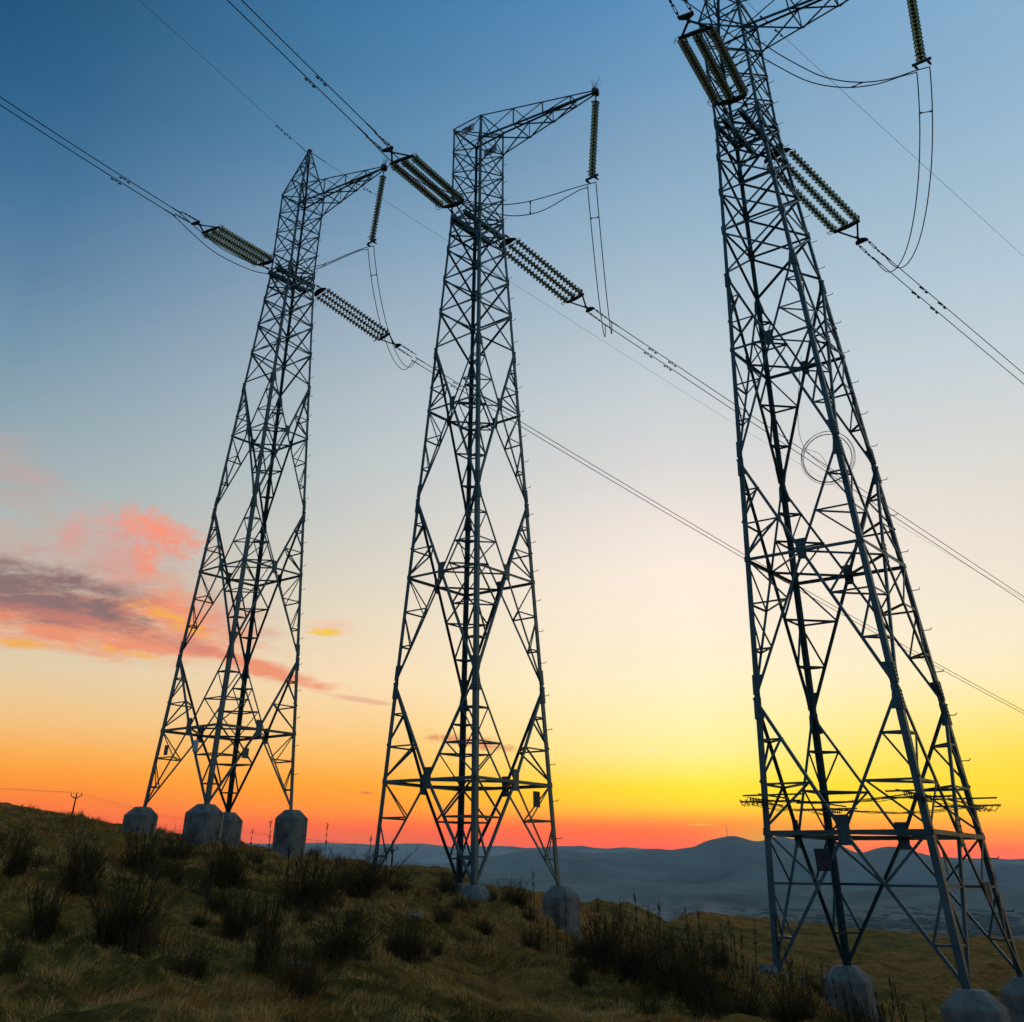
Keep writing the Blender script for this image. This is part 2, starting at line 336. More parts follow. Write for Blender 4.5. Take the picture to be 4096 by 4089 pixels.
    # splice plates at leg nodes
    for h in (LV['E'],LV['C'],LV['A']):
        for ci in range(4):
            c=CR[ci]; mb=MB()
            for fi in [i for i in range(4) if ci in FACES[i]]:
                n=nrm(fi); t=(mid(fi,h)-leg(c,h)).normalized(); l=(leg(c,h+1)-leg(c,h)).normalized()
                s=[(.02,.02,.0,.5,.23),(.02,.02,0,-.5,.23)]
                for (_,_,_,hh,wd) in s:
                    if hh<0 or h<LV['A']:
                        o=leg(c,h)+n*.024
                        sg=1 if hh>0 else -1
                        mb.plate([o+l*.05*sg-t*.01,o+l*hh-t*.01,o+l*hh+t*wd,o+l*.05*sg+t*.12],n,.014)
                        for k in range(5): mb.lathe([(0,.03),(.018,.03),(.018,0)],o+l*(hh*(.25+.16*k))+t*.09,n,6)
            D['splice_plate',h,ci]=mb.data('splice_plate',M['steel'])
    for h in (19.45,21.0,22.5,23.95):
        for ci in range(4):
            c=CR[ci]; mb=MB()
            for fi in [i for i in range(4) if ci in FACES[i]]:
                n=nrm(fi); t=(mid(fi,h)-leg(c,h)).normalized(); o=leg(c,h)+n*.03
                mb.plate([o+Vector((0,0,.15)),o+Vector((0,0,.11))+t*.14,o-Vector((0,0,.11))+t*.14,o-Vector((0,0,.15))],n,.012)
            D['gusset_plate',h,ci]=mb.data('gusset_plate',M['steel'])
    # cross arm
    w=hw(29.1); w2=hw(27.8); tipv=6.42; tu=.07
    TN=lambda s,t: P(s*w,w,29.1).lerp(P(s*tu,tipv,27.97),t)
    BN=lambda s,t: P(s*w2,w2,27.8).lerp(P(s*tu,tipv,27.82),t)
    mb=MB()
    for s in (-1,1):
        mb.angle(TN(s,0),TN(s,1),.066,.010,Vector((-s,0,0)),Vector((0,0,-1))); mb.angle(BN(s,0),BN(s,1),.070,.011,Vector((-s,0,0)),Vector((0,0,1)))
    D['arm_chords']=mb.data('arm_chords',M['steel'])
    ts=[0,.30,.56,.80]
    for s in (-1,1):
        mb=MB()
        for k in range(1,4): mb.angle(TN(s,ts[k]),BN(s,ts[k]),.045,.008,Vector((0,1,0)),Vector((-s,0,0)))
        for k in range(3): mb.angle(BN(s,ts[k]),TN(s,ts[k+1]),.045,.008,Vector((0,-1,0)),Vector((-s,0,0)))
        D['arm_side_lattice',s]=mb.data('arm_side_lattice',M['steel'])
    mb=MB()
    for k in range(1,4):
        mb.angle(BN(-1,ts[k]),BN(1,ts[k]),.045,.008,Vector((0,0,1)),Vector((0,1,0)))
    for k in range(3): mb.angle(BN(-1,ts[k]),BN(1,ts[k+1]),.048,.008,Vector((0,0,1)),Vector((0,1,0)))
    for k in (1,3): mb.angle(TN(-1,ts[k]),TN(1,ts[k]),.05,.008,Vector((0,0,-1)),Vector((0,1,0)))
    D['arm_cross_lattice']=mb.data('arm_cross_lattice',M['steel'])
    mb=MB(); mb.bar(P(-.16,tipv,27.9),P(.16,tipv,27.9),.16,.26); mb.bar(P(0,tipv-.16,27.9),P(0,tipv+.14,27.9),.12,.22); mb.bar(P(0,tipv,27.8),P(0,tipv,27.62),.05,.05)
    D['arm_tip_plate']=mb.data('arm_tip_plate',M['dark'])
    mb=MB(); q=random.Random(3)
    for k in range(18):
        a=q.uniform(0,6.28); sp=q.uniform(.03,.32); b_=P(q.uniform(-.08,.08),tipv-.05+q.uniform(-.05,.05),28.02)
        mb.tube([b_,b_+Vector((math.cos(a)*sp,math.sin(a)*sp,q.uniform(.45,.62)))],.005,4)
    D['bird_spikes']=mb.data('bird_spikes',M['dark'])
    # step bolt
    mb=MB(); mb.tube([(0,0,0),(0,-.17,.0),(.0,-.2,.03),(0,-.2,.05)],.011,5); D['step']=mb.data('step_bolt',M['steel'])
    # peak
    ap=[P(c[0]*.07,c[1]*.07,32.2) for c in CR]; tp=[leg(c,29.12) for c in CR]; mb=MB()
    for c,a,b in zip(CR,ap,tp): mb.angle(b,a,.085,.010,Vector((-c[0],0,0)),Vector((0,c[1],0)))
    D['peak_legs']=mb.data('peak_legs',M['steel'])
    for i,(a,b) in enumerate(FACES):
        mb=MB(); L=lambda k,t: tp[k].lerp(ap[k],t)
        for t in (.36,.68): brace(mb,L(a,t),L(b,t),i,.05)
        for t0,t1 in ((0,.36),(.36,.68),(.68,.9)):
            brace(mb,L(a,t0),L(b,t1),i,.05,False,.01)
        D['peak_lattice',i]=mb.data('peak_lattice',M['steel'])
    mb=MB(); mb.bar(P(-.1,0,32.25),P(.1,0,32.25),.2,.12); D['peak_cap']=mb.data('peak_cap',M['dark'])
    return D
TD=tower_data()
def foundation(hh,r):
    """chamfered concrete pier, hh tall, with a low pyramid cap"""
    mb=MB(); n=8
    prof=[(r*1.0,-hh-.6),(r,-.30),(r*.97,-.26),(r*.46,0.0),(r*.0,.01)]
    vs=[];
    for rr,z in prof:
        for k in range(n):
            a=PI/4*(k//2*2)+(.26 if k%2 else -.26)+PI/4+0*(k); e=1.0
            vs.append((rr*math.cos(a)*1.04,rr*math.sin(a)*1.04,z))
    fs=[(i*n+k,i*n+(k+1)%n,(i+1)*n+(k+1)%n,(i+1)*n+k) for i in range(len(prof)-1) for k in range(n)]
    mb.add(vs,fs); me=mb.data('foundation',M['conc']); return me
FD={}
labels=['left lattice pylon with pointed peak, standing on tall concrete piers on the ridge',
        'middle lattice pylon with flat top and white 76 number plate',
        'tall lattice pylon at the right with barbed wire round its lower legs']
ROOT=[]
def nameof(k): return k if isinstance(k,str) else k[0]
for ti,(x,y,z,a) in enumerate(TW):
    r=empty('lattice_pylon',(x,y,z),a,labels[ti],'pylon','lattice pylons'); ROOT.append(r)
    for k,me in TD.items():
        nm=nameof(k)
        if nm=='step': continue
        if nm.startswith('peak') and ti==1: continue
        if nm in('arm_side_lattice','arm_cross_lattice','arm_tip_plate','bird_spikes','arm_chords'): continue
        link(nm,me,r)
    arm=link('crossarm',TD['arm_chords'],r)
    for k,me in TD.items():
        if nameof(k) in('arm_side_lattice','arm_cross_lattice','arm_tip_plate','bird_spikes'): link(nameof(k),me,arm)
    # step bolts on the R leg
    c=CR[2]; h=1.2; k=0
    while h<28.8:
        p=leg(c,h); o=link('step_bolt',TD['step'],r,p+Vector((0,-.0,0)),(0,0,0 if k%2==0 else -PI/2)); h+=.5; k+=1
    piers=[(0,1.2,.61),(1,1.6,.66),(2,1.7,.61),(3,1.6,.61)] if ti==0 else ([(0,.3,.55),(1,.6,.56),(2,1.5,.54),(3,.6,.55)] if ti==1 else [(1,1.6,.60),(2,1.7,.60),(3,1.5,.60),(0,.1,.4)])
    for ci,hh,rad in piers:
        if ti==1 and ci==0: continue
        if (hh,rad) not in FD: FD[hh,rad]=foundation(hh,rad)
        p=leg(CR[ci],0); link('foundation_pier',FD[hh,rad],r,(p.x,p.y,.0 if not(ti==2 and ci==0) else -.1))
# number plates of the middle pylon
def digits(s_,h,t=.006):
    """blocky 7 and 6 made of strokes; returns list of polylines in a 0..1 box"""
    return {'7':[[(0,1),(1,1),(.72,.55),(.45,0)]],'6':[[(.85,1),(.35,.75),(.05,.4),(.1,.12),(.5,0),(.88,.12),(.95,.36),(.6,.56),(.12,.42)]]}[s_]
def number_plate(root,u,v0,v1,h0,hh,outward):
    n=Vector((outward,0,0)); mb=MB()
    mb.plate([P(u,v0,h0-hh),P(u,v1,h0-hh),P(u,v1,h0),P(u,v0,h0)],n,.012)
    pl=link('number_plate',mb.data('number_plate',M['plate']),root)
    W_=v1-v0; s=1 if outward<0 else -1
    for k,ch in enumerate('76'):
        mb=MB()
        # reading direction, seen from outside
        c0=(v0+W_*.20+k*W_*.34) if s>0 else (v1-W_*.20-k*W_*.34)
        for pl_ in digits(ch,hh):
            pts=[P(u+outward*.014,c0+s*a*W_*.24,h0-hh*.82+b*hh*.64) for a,b in pl_]
            for q,(p1,p2) in enumerate(zip(pts,pts[1:])):
                d=(p2-p1).normalized()*.02; mb.bar(p1-d,p2+d,.062,.010+.0007*q,up=n)
        link('numeral',mb.data('numeral',M['ink']),pl)
number_plate(ROOT[1],-.875,-.30,.44,28.80,.40,-1)
number_plate(ROOT[1],.875,-.40,.36,28.68,.40,1)
# small sign plates on the lower lattice
def sign(root,p,w,h,yaw,m,label):
    mb=MB(); d=Vector((math.cos(yaw),math.sin(yaw),0)); n=Vector((-math.sin(yaw),math.cos(yaw),0)); p=Vector(p); up=Vector((0,0,1))
    mb.plate([p-d*w/2-up*h/2,p+d*w/2-up*h/2,p+d*w/2+up*h/2,p-d*w/2+up*h/2],n,.01)
    o=link('sign_plate',mb.data('sign_plate',m),root); o['label']=label
sign(ROOT[0],P(-1.98,.75,1.95),.32,.38,PI/2,M['plate'],'pale sign plate low on the pylon')
sign(ROOT[0],P(-.55,1.98,1.75),.3,.35,0,M['steel'],'grey sign plate')
sign(ROOT[0],P(-1.95,-1.2,1.9),.25,.35,PI/2,M['steel'],'small grey sign plate')
sign(ROOT[1],P(.95,1.97,2.2),.34,.42,0,M['dark'],'dark sign plate seen from behind')
sign(ROOT[2],P(-1.95,-.55,2.1),.34,.42,PI/2,M['dark'],'dark sign plate seen from behind')
sign(ROOT[2],P(.5,1.3,2.1),.38,.48,.2,M['dark'],'dark sign plate in the middle of the face')
sign(ROOT[2],P(.9,1.96,1.55),.42,.38,0,M['dark'],'dark sign plate beside the front leg')

# anti-climbing outriggers and barbed wire of the right pylon
def outrigger(c,h):
    mb=MB(); w=hw(h); k=.76
    for dv,dh in ((.12,0),(.30,.14)):
        mb.angle(P(c[0]*(w+k),c[1]*(w-dv),h+dh),P(c[0]*(w-.9),c[1]*(w-dv),h+dh),.034,.007,Vector((0,0,-1)),Vector((0,1,0)))
        mb.angle(P(c[0]*(w-dv),c[1]*(w+k*.8),h+.05+dh),P(c[0]*(w-dv),c[1]*(w-.9),h+.05+dh),.034,.007,Vector((0,0,-1)),Vector((1,0,0)))
    for q in range(6):
        e=w+.1+q*.15; mb.bar(P(c[0]*e,c[1]*(w-.12),h+.0),P(c[0]*e,c[1]*(w-.12),h+.07),.02,.02)
    return mb
hA=3.22
ac=link('anti_climb_guard',outrigger(CR[0],hA).data('anti_climb_guard',M['dark']),ROOT[2])
for ci in (1,2,3): link('anti_climb_guard',outrigger(CR[ci],hA).data('anti_climb_guard',M['dark']),ROOT[2])
q=random.Random(5)
for k in range(5):
    w0=hw(hA); e=w0+.1+k*.16; nod=[(-e,-w0),(-e,w0),(-w0,e*.93),(w0,e*.93),(e,w0),(e,-w0),(w0,-e*.93),(-w0,-e*.93)]; pts=[]
    for j in range(8):
        (u0,v0),(u1,v1)=nod[j],nod[(j+1)%8]
        for t in np.linspace(0,1,9)[:-1]:
            pts.append(P(u0+(u1-u0)*t,v0+(v1-v0)*t,hA+.06-.12*math.sin(t*PI)+q.uniform(-.02,.02)))
    pts.append(pts[0]); mb=MB(); mb.tube(pts,.006,4,cap=False)
    for p1,p2 in zip(pts,pts[1:]):
        for t in (.25,.75):
            c=p1.lerp(p2,t); d=Vector((q.uniform(-1,1),q.uniform(-1,1),q.uniform(-1,1))).normalized()*.035; mb.tube([c-d,c+d],.004,3)
    link('barbed_wire',mb.data('barbed_wire',M['dark']),ROOT[2])

# ------------------------------------------------------------------ conductors and insulators
def frame(i,side):
    a=TW[i][3]; U=Vector((math.cos(a),math.sin(a),0)); V=Vector((math.sin(a),-math.cos(a),0))
    d=math.radians(10 if side=='b' else -10); D=U*math.cos(d)+V*math.sin(d); N=-U*math.sin(d)+V*math.cos(d)
    return Vector(TW[i][:3]),(D if side=='b' else -D),N,U,V
def disc_string(p,d,nd,pitch,R=.155):
    """one string of glass cap-and-pin discs from p along d"""
    mb=MB(); d=Vector(d).normalized(); p=Vector(p)
    for k in range(nd):
        c=p+d*(pitch*(k+.5))
        mb.lathe([(.035,-.012),(R*.6,-.004),(R,.030),(R*1.0,.042),(R*.93,.036),(R*.8,.060),(R*.72,.036),(R*.58,.058),(R*.5,.034),(R*.34,.050),(.03,.030)],c,d,14,0)
        mb.lathe([(0,-.075),(.040,-.072),(.062,-.05),(.066,-.008),(.040,.0)],c,d,8,1)
        mb.lathe([(.028,.03),(.018,.06),(.016,.11)],c,d,6,1)
    return mb.data('insulator_string',[M['glass'],M['dark']],True)
def horn(p,axis,side,R=.21):
    mb=MB(); axis=Vector(axis).normalized(); side=Vector(side); e1=(side-axis*side.dot(axis)).normalized(); e2=axis.cross(e1)
    pts=[Vector(p)+e1*.02,Vector(p)+e1*.06+axis*.02]+[Vector(p)+axis*.02+e1*(.05+R*math.cos(t))+e2*R*math.sin(t) for t in np.linspace(-.4,4.4,18)]
    mb.tube(pts[2:],.011,6); mb.lathe([(0,-.03),(.028,-.015),(.028,.015),(0,.03)],pts[-1],axis,8); mb.tube([p,pts[4]],.011,5); return mb.data('arcing_horn',M['dark'],True)
NDISC=21
def tension_set(i,side,label):
    O,D,N,U,V=frame(i,side)
    back=side=='b'
    z1,z2,z3,z4=(23.62,22.42,22.17,21.9) if back else (23.68,23.38,23.24,23.12)
    s1,s2,s3,s4=(1.75,5.92,6.9,8.1) if back else (2.05,5.88,6.85,8.05)
    pt=lambda s,n,z: O+D*s+N*n+Vector((0,0,z))
    root=empty('tension_insulator_set',pt(s1,0,z1),0,label,'insulator set','tension insulator sets on the line'); o0=pt(s1,0,z1)
    def part(name,me,parent=root): return link(name,me,parent)
    Dn=(pt(s2,0,z2)-pt(s1,0,z1)).normalized(); up=N.cross(Dn).normalized()
    L=lambda p: p-o0
    # links from the tower
    for n in (-.36,.36):
        mb=MB(); A=pt(1.15,n,23.72); B=pt(s1-.12,n,z1+.02)
        mb.tube([L(A),L(A.lerp(B,.35)),L(A.lerp(B,.36)),L(A.lerp(B,.62)),L(A.lerp(B,.63)),L(B)],[.025,.025,.05,.05,.028,.028],7); part('hanger_link',mb.data('hanger_link',M['dark']))
    def yoke(s,z,w,dep,flip,thick=.045):
        c=pt(s,0,z); f=-1 if flip else 1
        poly=[(-w,-.05),(-w*.95,.06),(-w*.55,dep*.8),(-.1,dep),(.1,dep),(w*.55,dep*.8),(w*.95,.06),(w,-.05)]
        mb=MB(); mb.plate([L(c)+N*a-Dn*b*f for a,b in poly],up,thick); return mb
    part('yoke_plate',yoke(s1,z1,.56,.24,False).data('yoke_plate',M['dark']))
    part('yoke_plate',yoke(s2,z2,.56,.10,True,.06).data('yoke_plate',M['dark']))
    a0=.10; L0=(pt(s2,0,z2)-pt(s1,0,z1)).length; ls=L0-2*a0; pitch=ls/NDISC
    mesh=disc_string(Dn*a0,Dn,NDISC,pitch)
    h1=horn(Dn*(a0+.06),Dn,-N-up*.3); h2=horn(Dn*(L0-a0-.04),-Dn,-N-up*.3)
    for n in (-.48,0,.48):
        st=link('insulator_string',mesh,root,N*n)
        link('arcing_horn',h1,st); link('arcing_horn',h2,st)
    # V straps to the small yoke
    for n in (-.42,.42):
        mb=MB(); mb.bar(L(pt(s2+.05,n,z2)),L(pt(s3-.32,n*.08,z3+.04)),.07,.03,up=up); part('strap',mb.data('strap',M['dark']))
    mb=MB(); mb.tube([L(pt(s3-.36,0,z3+.05)),L(pt(s3-.2,0,z3+.03)),L(pt(s3-.19,0,z3+.03)),L(pt(s3-.05,0,z3))],[.06,.06,.04,.04],7); part('shackle',mb.data('shackle',M['dark']))
    part('yoke_plate',yoke(s3,z3,.25,.16,False,.07).data('yoke_plate',M['dark']))
    for n in (-.2,.2):
        A=L(pt(s3+.05,n,z3)); B=L(pt(s4-.1,n,z4+.02)); d=(B-A).normalized(); mb=MB()
        mb.tube([A,A+d*.16],.022,6); 
        for sg in (-1,1): mb.bar(A+d*.18+N*.035*sg,A+d*.55+N*.035*sg,.018,.03,up=up)
        mb.bar(A+d*.15,A+d*.20,.09,.04,up=up); mb.bar(A+d*.53,A+d*.58,.09,.04,up=up); mb.tube([A+d*.56,A+d*.7,A+d*.71,A+d*.8,A+d*.81,B],[.02,.02,.04,.04,.022,.022],6)
        part('turnbuckle',mb.data('turnbuckle',M['dark']))
    return pt
def catmull(ps,n=8):
    ps=[Vector(p) for p in ps]; out=[]
    for i in range(len(ps)-1):
        p0=ps[max(i-1,0)]; p1=ps[i]; p2=ps[i+1]; p3=ps[min(i+2,len(ps)-1)]
        for k in range(n):
            t=k/n; out.append(.5*((2*p1)+(-p0+p2)*t+(2*p0-5*p1+4*p2-p3)*t*t+(-p0+3*p1-3*p2+p3)*t**3))
    out.append(ps[-1]); return out
def damper(p,d):
    mb=MB(); p=Vector(p); d=Vector(d).normalized(); dn=Vector((0,0,-1))
    mb.bar(p+dn*-.02,p+dn*.10,.05,.04); c=p+dn*.10; mb.tube([c-d*.2,c+d*.2],.008,5)
    for s in (-1,1): mb.tube([c+d*.13*s,c+d*.15*s,c+d*.27*s,c+d*.28*s],[.02,.036,.036,.02],7)
    return mb.data('vibration_damper',M['dark'])
CO={('b',0):lambda s: 21.72-.2165*(s-8.1)+.00045*(s-8.1)**2, ('b',1):lambda s: 21.9-.172*(s-8.1)+.0001*(s-8.1)**2, ('b',2):lambda s: 21.98-.131*(s-8.1)+.0001*(s-8.1)**2,
    ('f',0):lambda s: 23.05-.05*(s-8)+.0020*(s-8)**2,('f',1):lambda s: 23.2-.004*(s-8)+.0008*(s-8)**2,('f',2):lambda s: 23.2-.004*(s-8)+.0008*(s-8)**2}
who=['left pylon','middle pylon','right pylon']; BJ=[(0,21.9),(.06,21.25),(.15,20.55),(.28,20.1),(.44,20.0),(.6,20.32),(.74,20.9),(.84,21.55),(.91,22.15),(.96,22.7),(.99,23.1),(1,23.3)]
FJ=[(0,23.1),(.11,22.25),(.24,21.45),(.4,20.95),(.5,20.88),(.62,21.12),(.74,21.6),(.87,22.5),(.96,23.1),(1,23.25)]
FJP=[(0,23.1),(.115,22.14),(.225,21.46),(.392,21.0),(.493,21.02),(.58,21.2),(.673,21.55),(.79,22.15),(.896,22.75),(1,23.28)]
FJM=[(0,23.1),(.114,22.25),(.265,21.5),(.439,21.06),(.568,20.93),(.671,21.06),(.78,21.55),(.9,22.5),(.96,22.98),(1,23.2)]
FJR=[(0,23.2),(.08,23.0),(.16,22.6),(.3,21.85),(.4,21.5),(.51,21.3),(.646,21.52),(.79,22.1),(.92,22.85),(1,23.28)]
for i in range(3):
    for side in 'fb':
        towards='towards the camera' if side=='f' else 'away over the valley'
        pt=tension_set(i,side,f'triple glass insulator set on the {"near" if side=="f" else "far"} side of the {who[i]}')
        O,D,N,U,V=frame(i,side); sh=8.1 if side=='b' else 8.05
        for sg in (-1,1):
            z=CO[side,i]; end=260 if side=='b' else 42
            s=np.concatenate([np.linspace(sh-.15,30,30),np.linspace(31,end,50)]) if side=='b' else np.linspace(sh-.15,end,50)
            base=pt(sh,.2*sg,z(sh))
            zz=lambda x: z(x)
            pts=[pt(x,.2*sg,zz(x))-base for x in s]; mb=MB(); mb.tube(pts,.0195,6); mb.tube([pts[0],pt(sh+.45,.2*sg,z(sh+.45))-base],.028,7)
            o=link('conductor_cable',mb.data('conductor_cable',M['cable']),None,base)
            tag(o,f'{"upper" if sg>0 else "lower"} cable of the twin conductor running from the {who[i]} {towards}','power line','twin conductor cables')
            ds=((10.9,12.3) if side=='b' else ((11.2,) if i<2 else ()))
            for x in ds:
                x+=(.0 if sg>0 else .12); dd=(pt(x+.1,0,z(x+.1))-pt(x,0,z(x)))
                link('vibration_damper',damper(pt(x,.2*sg,z(x))-base,dd),o)
        # jumper loop
        J=BJ if side=='b' else FJ; ae=O+V*5.95+Vector((0,0,23.3)); mid_=None
        o=empty('jumper_loop',ae,0,f'slack jumper pair from the arm of the {who[i]} to its {"near" if side=="f" else "far"} insulators','jumper cables','jumper loops')
        keep=[]
        for sg in (-1,1):
            A=pt(sh,.2*sg,0); B=O+V*(5.95+.2*sg); ps=[]
            J2=J
            if side=='f' and i==1: J2=FJP if sg>0 else FJM
            if side=='f' and i==2: J2=FJR
            for t,zv in J2:
                p=A.lerp(B,t); p.z=O.z+zv+(.13 if (sg>0 and side=='f' and i==0) else 0)*math.sin(PI*t)
                if side=='b': p+=D*(1.2 if i==2 else .35)*0
                ps.append(p-ae)
            if side=='b': ps[0].z=pt(sh,0,CO[side,i](sh)).z-ae.z
            else: ps[0].z=pt(sh,0,CO[side,i](sh)).z-ae.z
            cv=catmull(ps); keep.append(cv); mb=MB(); mb.tube(cv,.0185,6); mb.tube(cv[:3],[.035,.03,.02],7)
            link('jumper_cable',mb.data('jumper_cable',M['cable'],True),o)
        k=int(len(keep[0])*(.68 if side=='f' else .73)); a=keep[1][k]; b=min(keep[0],key=lambda p:(p-a).length); mb=MB(); mb.tube([a,a.lerp(b,.2),a.lerp(b,.21),a.lerp(b,.79),a.lerp(b,.8),b],[.035,.03,.016,.016,.03,.035],6); link('spacer',mb.data('spacer',M['dark']),o)
    # suspension string under the arm tip
    O,D,N,U,V=frame(i,'b'); top=O+V*6.42+Vector((0,0,27.62)); bot=O+V*5.97+Vector((0,0,23.55))
    r=empty('suspension_insulator',top,0,f'glass insulator string hanging from the arm tip of the {who[i]}','insulator','hanging insulator strings')
    d=(bot-top); dn=d.normalized(); Lg=d.length
    mb=MB(); mb.tube([(0,0,.02),dn*.12,dn*.13,dn*.2],[.03,.03,.02,.02],6); link('hanger_link',mb.data('hanger_link',M['dark']),r)
    st=link('insulator_string',disc_string(dn*.2,dn,22,(Lg-.32)/22),r); link('arcing_horn',horn(dn*.26,dn,U-V,.17),st); link('arcing_horn',horn(dn*(Lg-.2),-dn,-U-V*.4,.19),st)
    mb=MB(); b=dn*(Lg-.05); mb.bar(b-V*.3+U*0,b+V*.3,.05,.09); mb.tube([dn*(Lg-.14),b],.03,6); link('yoke_plate',mb.data('yoke_plate',M['dark']),r)
    for sg in (-1,1):
        mb=MB(); c=b+V*.2*sg; mb.tube([c,c+Vector((0,0,-.12))],.03,6); mb.tube([c+Vector((0,0,-.15))-D*.13,c+Vector((0,0,-.13)),c+Vector((0,0,-.15))+D*.13],[.025,.05,.025],7); link('suspension_clamp',mb.data('suspension_clamp',M['dark']),r)
# earth wires
def earth(i,side,zf,end,label,dampers):
    O,D,N,U,V=frame(i,side); base=O+Vector((0,0,32.25)); mb=MB()
    pts=[D*s+Vector((0,0,zf(s)-32.25)) for s in np.linspace(.1,end,60)]; mb.tube(pts,.0085,5); mb.tube([pts[0],D*1.1+Vector((0,0,zf(1.1)-32.25))],.022,6)
    o=tag(link('earth_wire',mb.data('earth_wire',M['cable']),None,base),label,'power line','earth wires')
    for s in dampers: link('vibration_damper',damper(D*s+Vector((0,0,zf(s)-32.25)),D),o)
earth(0,'b',lambda s:32.2-.186*s+.00035*s*s,200,'thin earth wire running from the peak of the left pylon out over the valley',(3.2,4.0))
earth(0,'f',lambda s:32.0+.05*s-.001*s*s,45,'thin earth wire running from the peak of the left pylon up towards the camera',(1.9,2.6))
earth(2,'b',lambda s:31.75-.10*s+.0005*s*s,200,'thin earth wire running from the peak of the right pylon out over the valley',(2.9,3.9))
# coil of wire hung on the right pylon
O,D,N,U,V=frame(2,'b'); cp=O+U*-1.62+V*1.15+Vector((0,0,11.06)); mb=MB(); q=random.Random(9)
for k in range(4):
    R=.70+q.uniform(-.05,.06); ph=q.uniform(-.06,.06)
    mb.tube([V*(R*math.cos(t)+ph)+Vector((0,0,R*math.sin(t)*.98+ph*.5))+U*(q.uniform(-.015,.015)+k*.02) for t in np.linspace(0,6.35,50)],.007,5)
mb.tube(catmull([(V*-.2+Vector((0,0,3.0))),V*-.55+Vector((0,0,1.6)),V*-.62+Vector((0,0,.5)),V*-.1+Vector((0,0,-.3)),V*.35+Vector((0,0,-.6))]),.007,5)
mb.tube(catmull([V*-.6+Vector((0,0,.35)),V*-.2+Vector((0,0,.1)),V*0+Vector((0,0,-.4)),V*.3+Vector((0,0,-.7))]),.006,5)
tag(link('wire_coil',mb.data('wire_coil',M['dark']),None,cp),'loose coil of thin wire hung on the near leg of the right pylon','wire coil')
# rag tied to the right pylon
q=random.Random(2); mb=MB(); p0=O+U*1.3+V*2.06+Vector((0,0,.45*S+1.4)); n=5
vs=[U*(.10*(k/(n-1)-.5)+.03*math.sin(j*1.3))+V*(.03*math.sin(k*2+j))+Vector((0,0,-j*.09)) for j in range(6) for k in range(n)]
mb.add(vs,[(j*n+k,j*n+k+1,(j+1)*n+k+1,(j+1)*n+k) for j in range(5) for k in range(n-1)])
ra=link('rag',mb.data('rag',simple('pale_rag',[(.3,(.5,.36,.28)),(.7,(.65,.5,.4))],12,.9),True),None,p0); ra.modifiers.new('s','SOLIDIFY').thickness=.01
tag(ra,'small pale rag tied to the bracing of the right pylon','rag')

# ------------------------------------------------------------------ plants
def shrub_data(seed,n,spread,dense):
    q=random.Random(seed); mb=MB()
    for k in range(n):
        a=q.uniform(0,6.28); r0=q.random()**.7*.16; lean=q.random()**.8*spread*(.4+r0*3.5); H=q.uniform(.35,1.0)*(1-.25*q.random()) if q.random()<dense else q.uniform(.12,.45)
        b=Vector((math.cos(a)*r0,math.sin(a)*r0,-.04)); a+=q.uniform(-.5,.5); dirv=Vector((math.cos(a),math.sin(a),0)); pts=[b]; 
        cu=q.uniform(-.22,.22); sd=Vector((-dirv.y,dirv.x,0))
        for s in (.33,.66,1.): pts.append(b+dirv*lean*H*(s**1.3)+sd*cu*H*s*s+Vector((q.uniform(-.022,.022),q.uniform(-.022,.022),H*s*(1-.12*abs(cu)*s))))
        mb.tube(pts,[.0075,.006,.0045,.002],3,cap=False)
        for w in range(q.randint(3,7)):
            t=q.uniform(.3,.95); p=pts[0].lerp(pts[3],t); d=Vector((q.uniform(-.13,.13),q.uniform(-.13,.13),q.uniform(.0,.2))); mb.tube([p,p+d],[.0035,.0018],3,cap=False)
    # low tangle at the foot
    for k in range(int(n*1.3)):
        a=q.uniform(0,6.28); r0=q.random()*.34; b=Vector((math.cos(a)*r0,math.sin(a)*r0,-.02)); d=Vector((q.uniform(-.1,.1),q.uniform(-.1,.1),q.uniform(.1,.3))); mb.tube([b,b+d],[.006,.002],3,cap=False)
    return mb.data('shrub',M['branch'])
PROTO=[shrub_data(10+k,n,sp,dn) for k,(n,sp,dn) in enumerate([(120,.55,.6),(150,.6,.5),(95,.35,.8),(125,.75,.5),(75,.45,.7),(165,.7,.42)])]
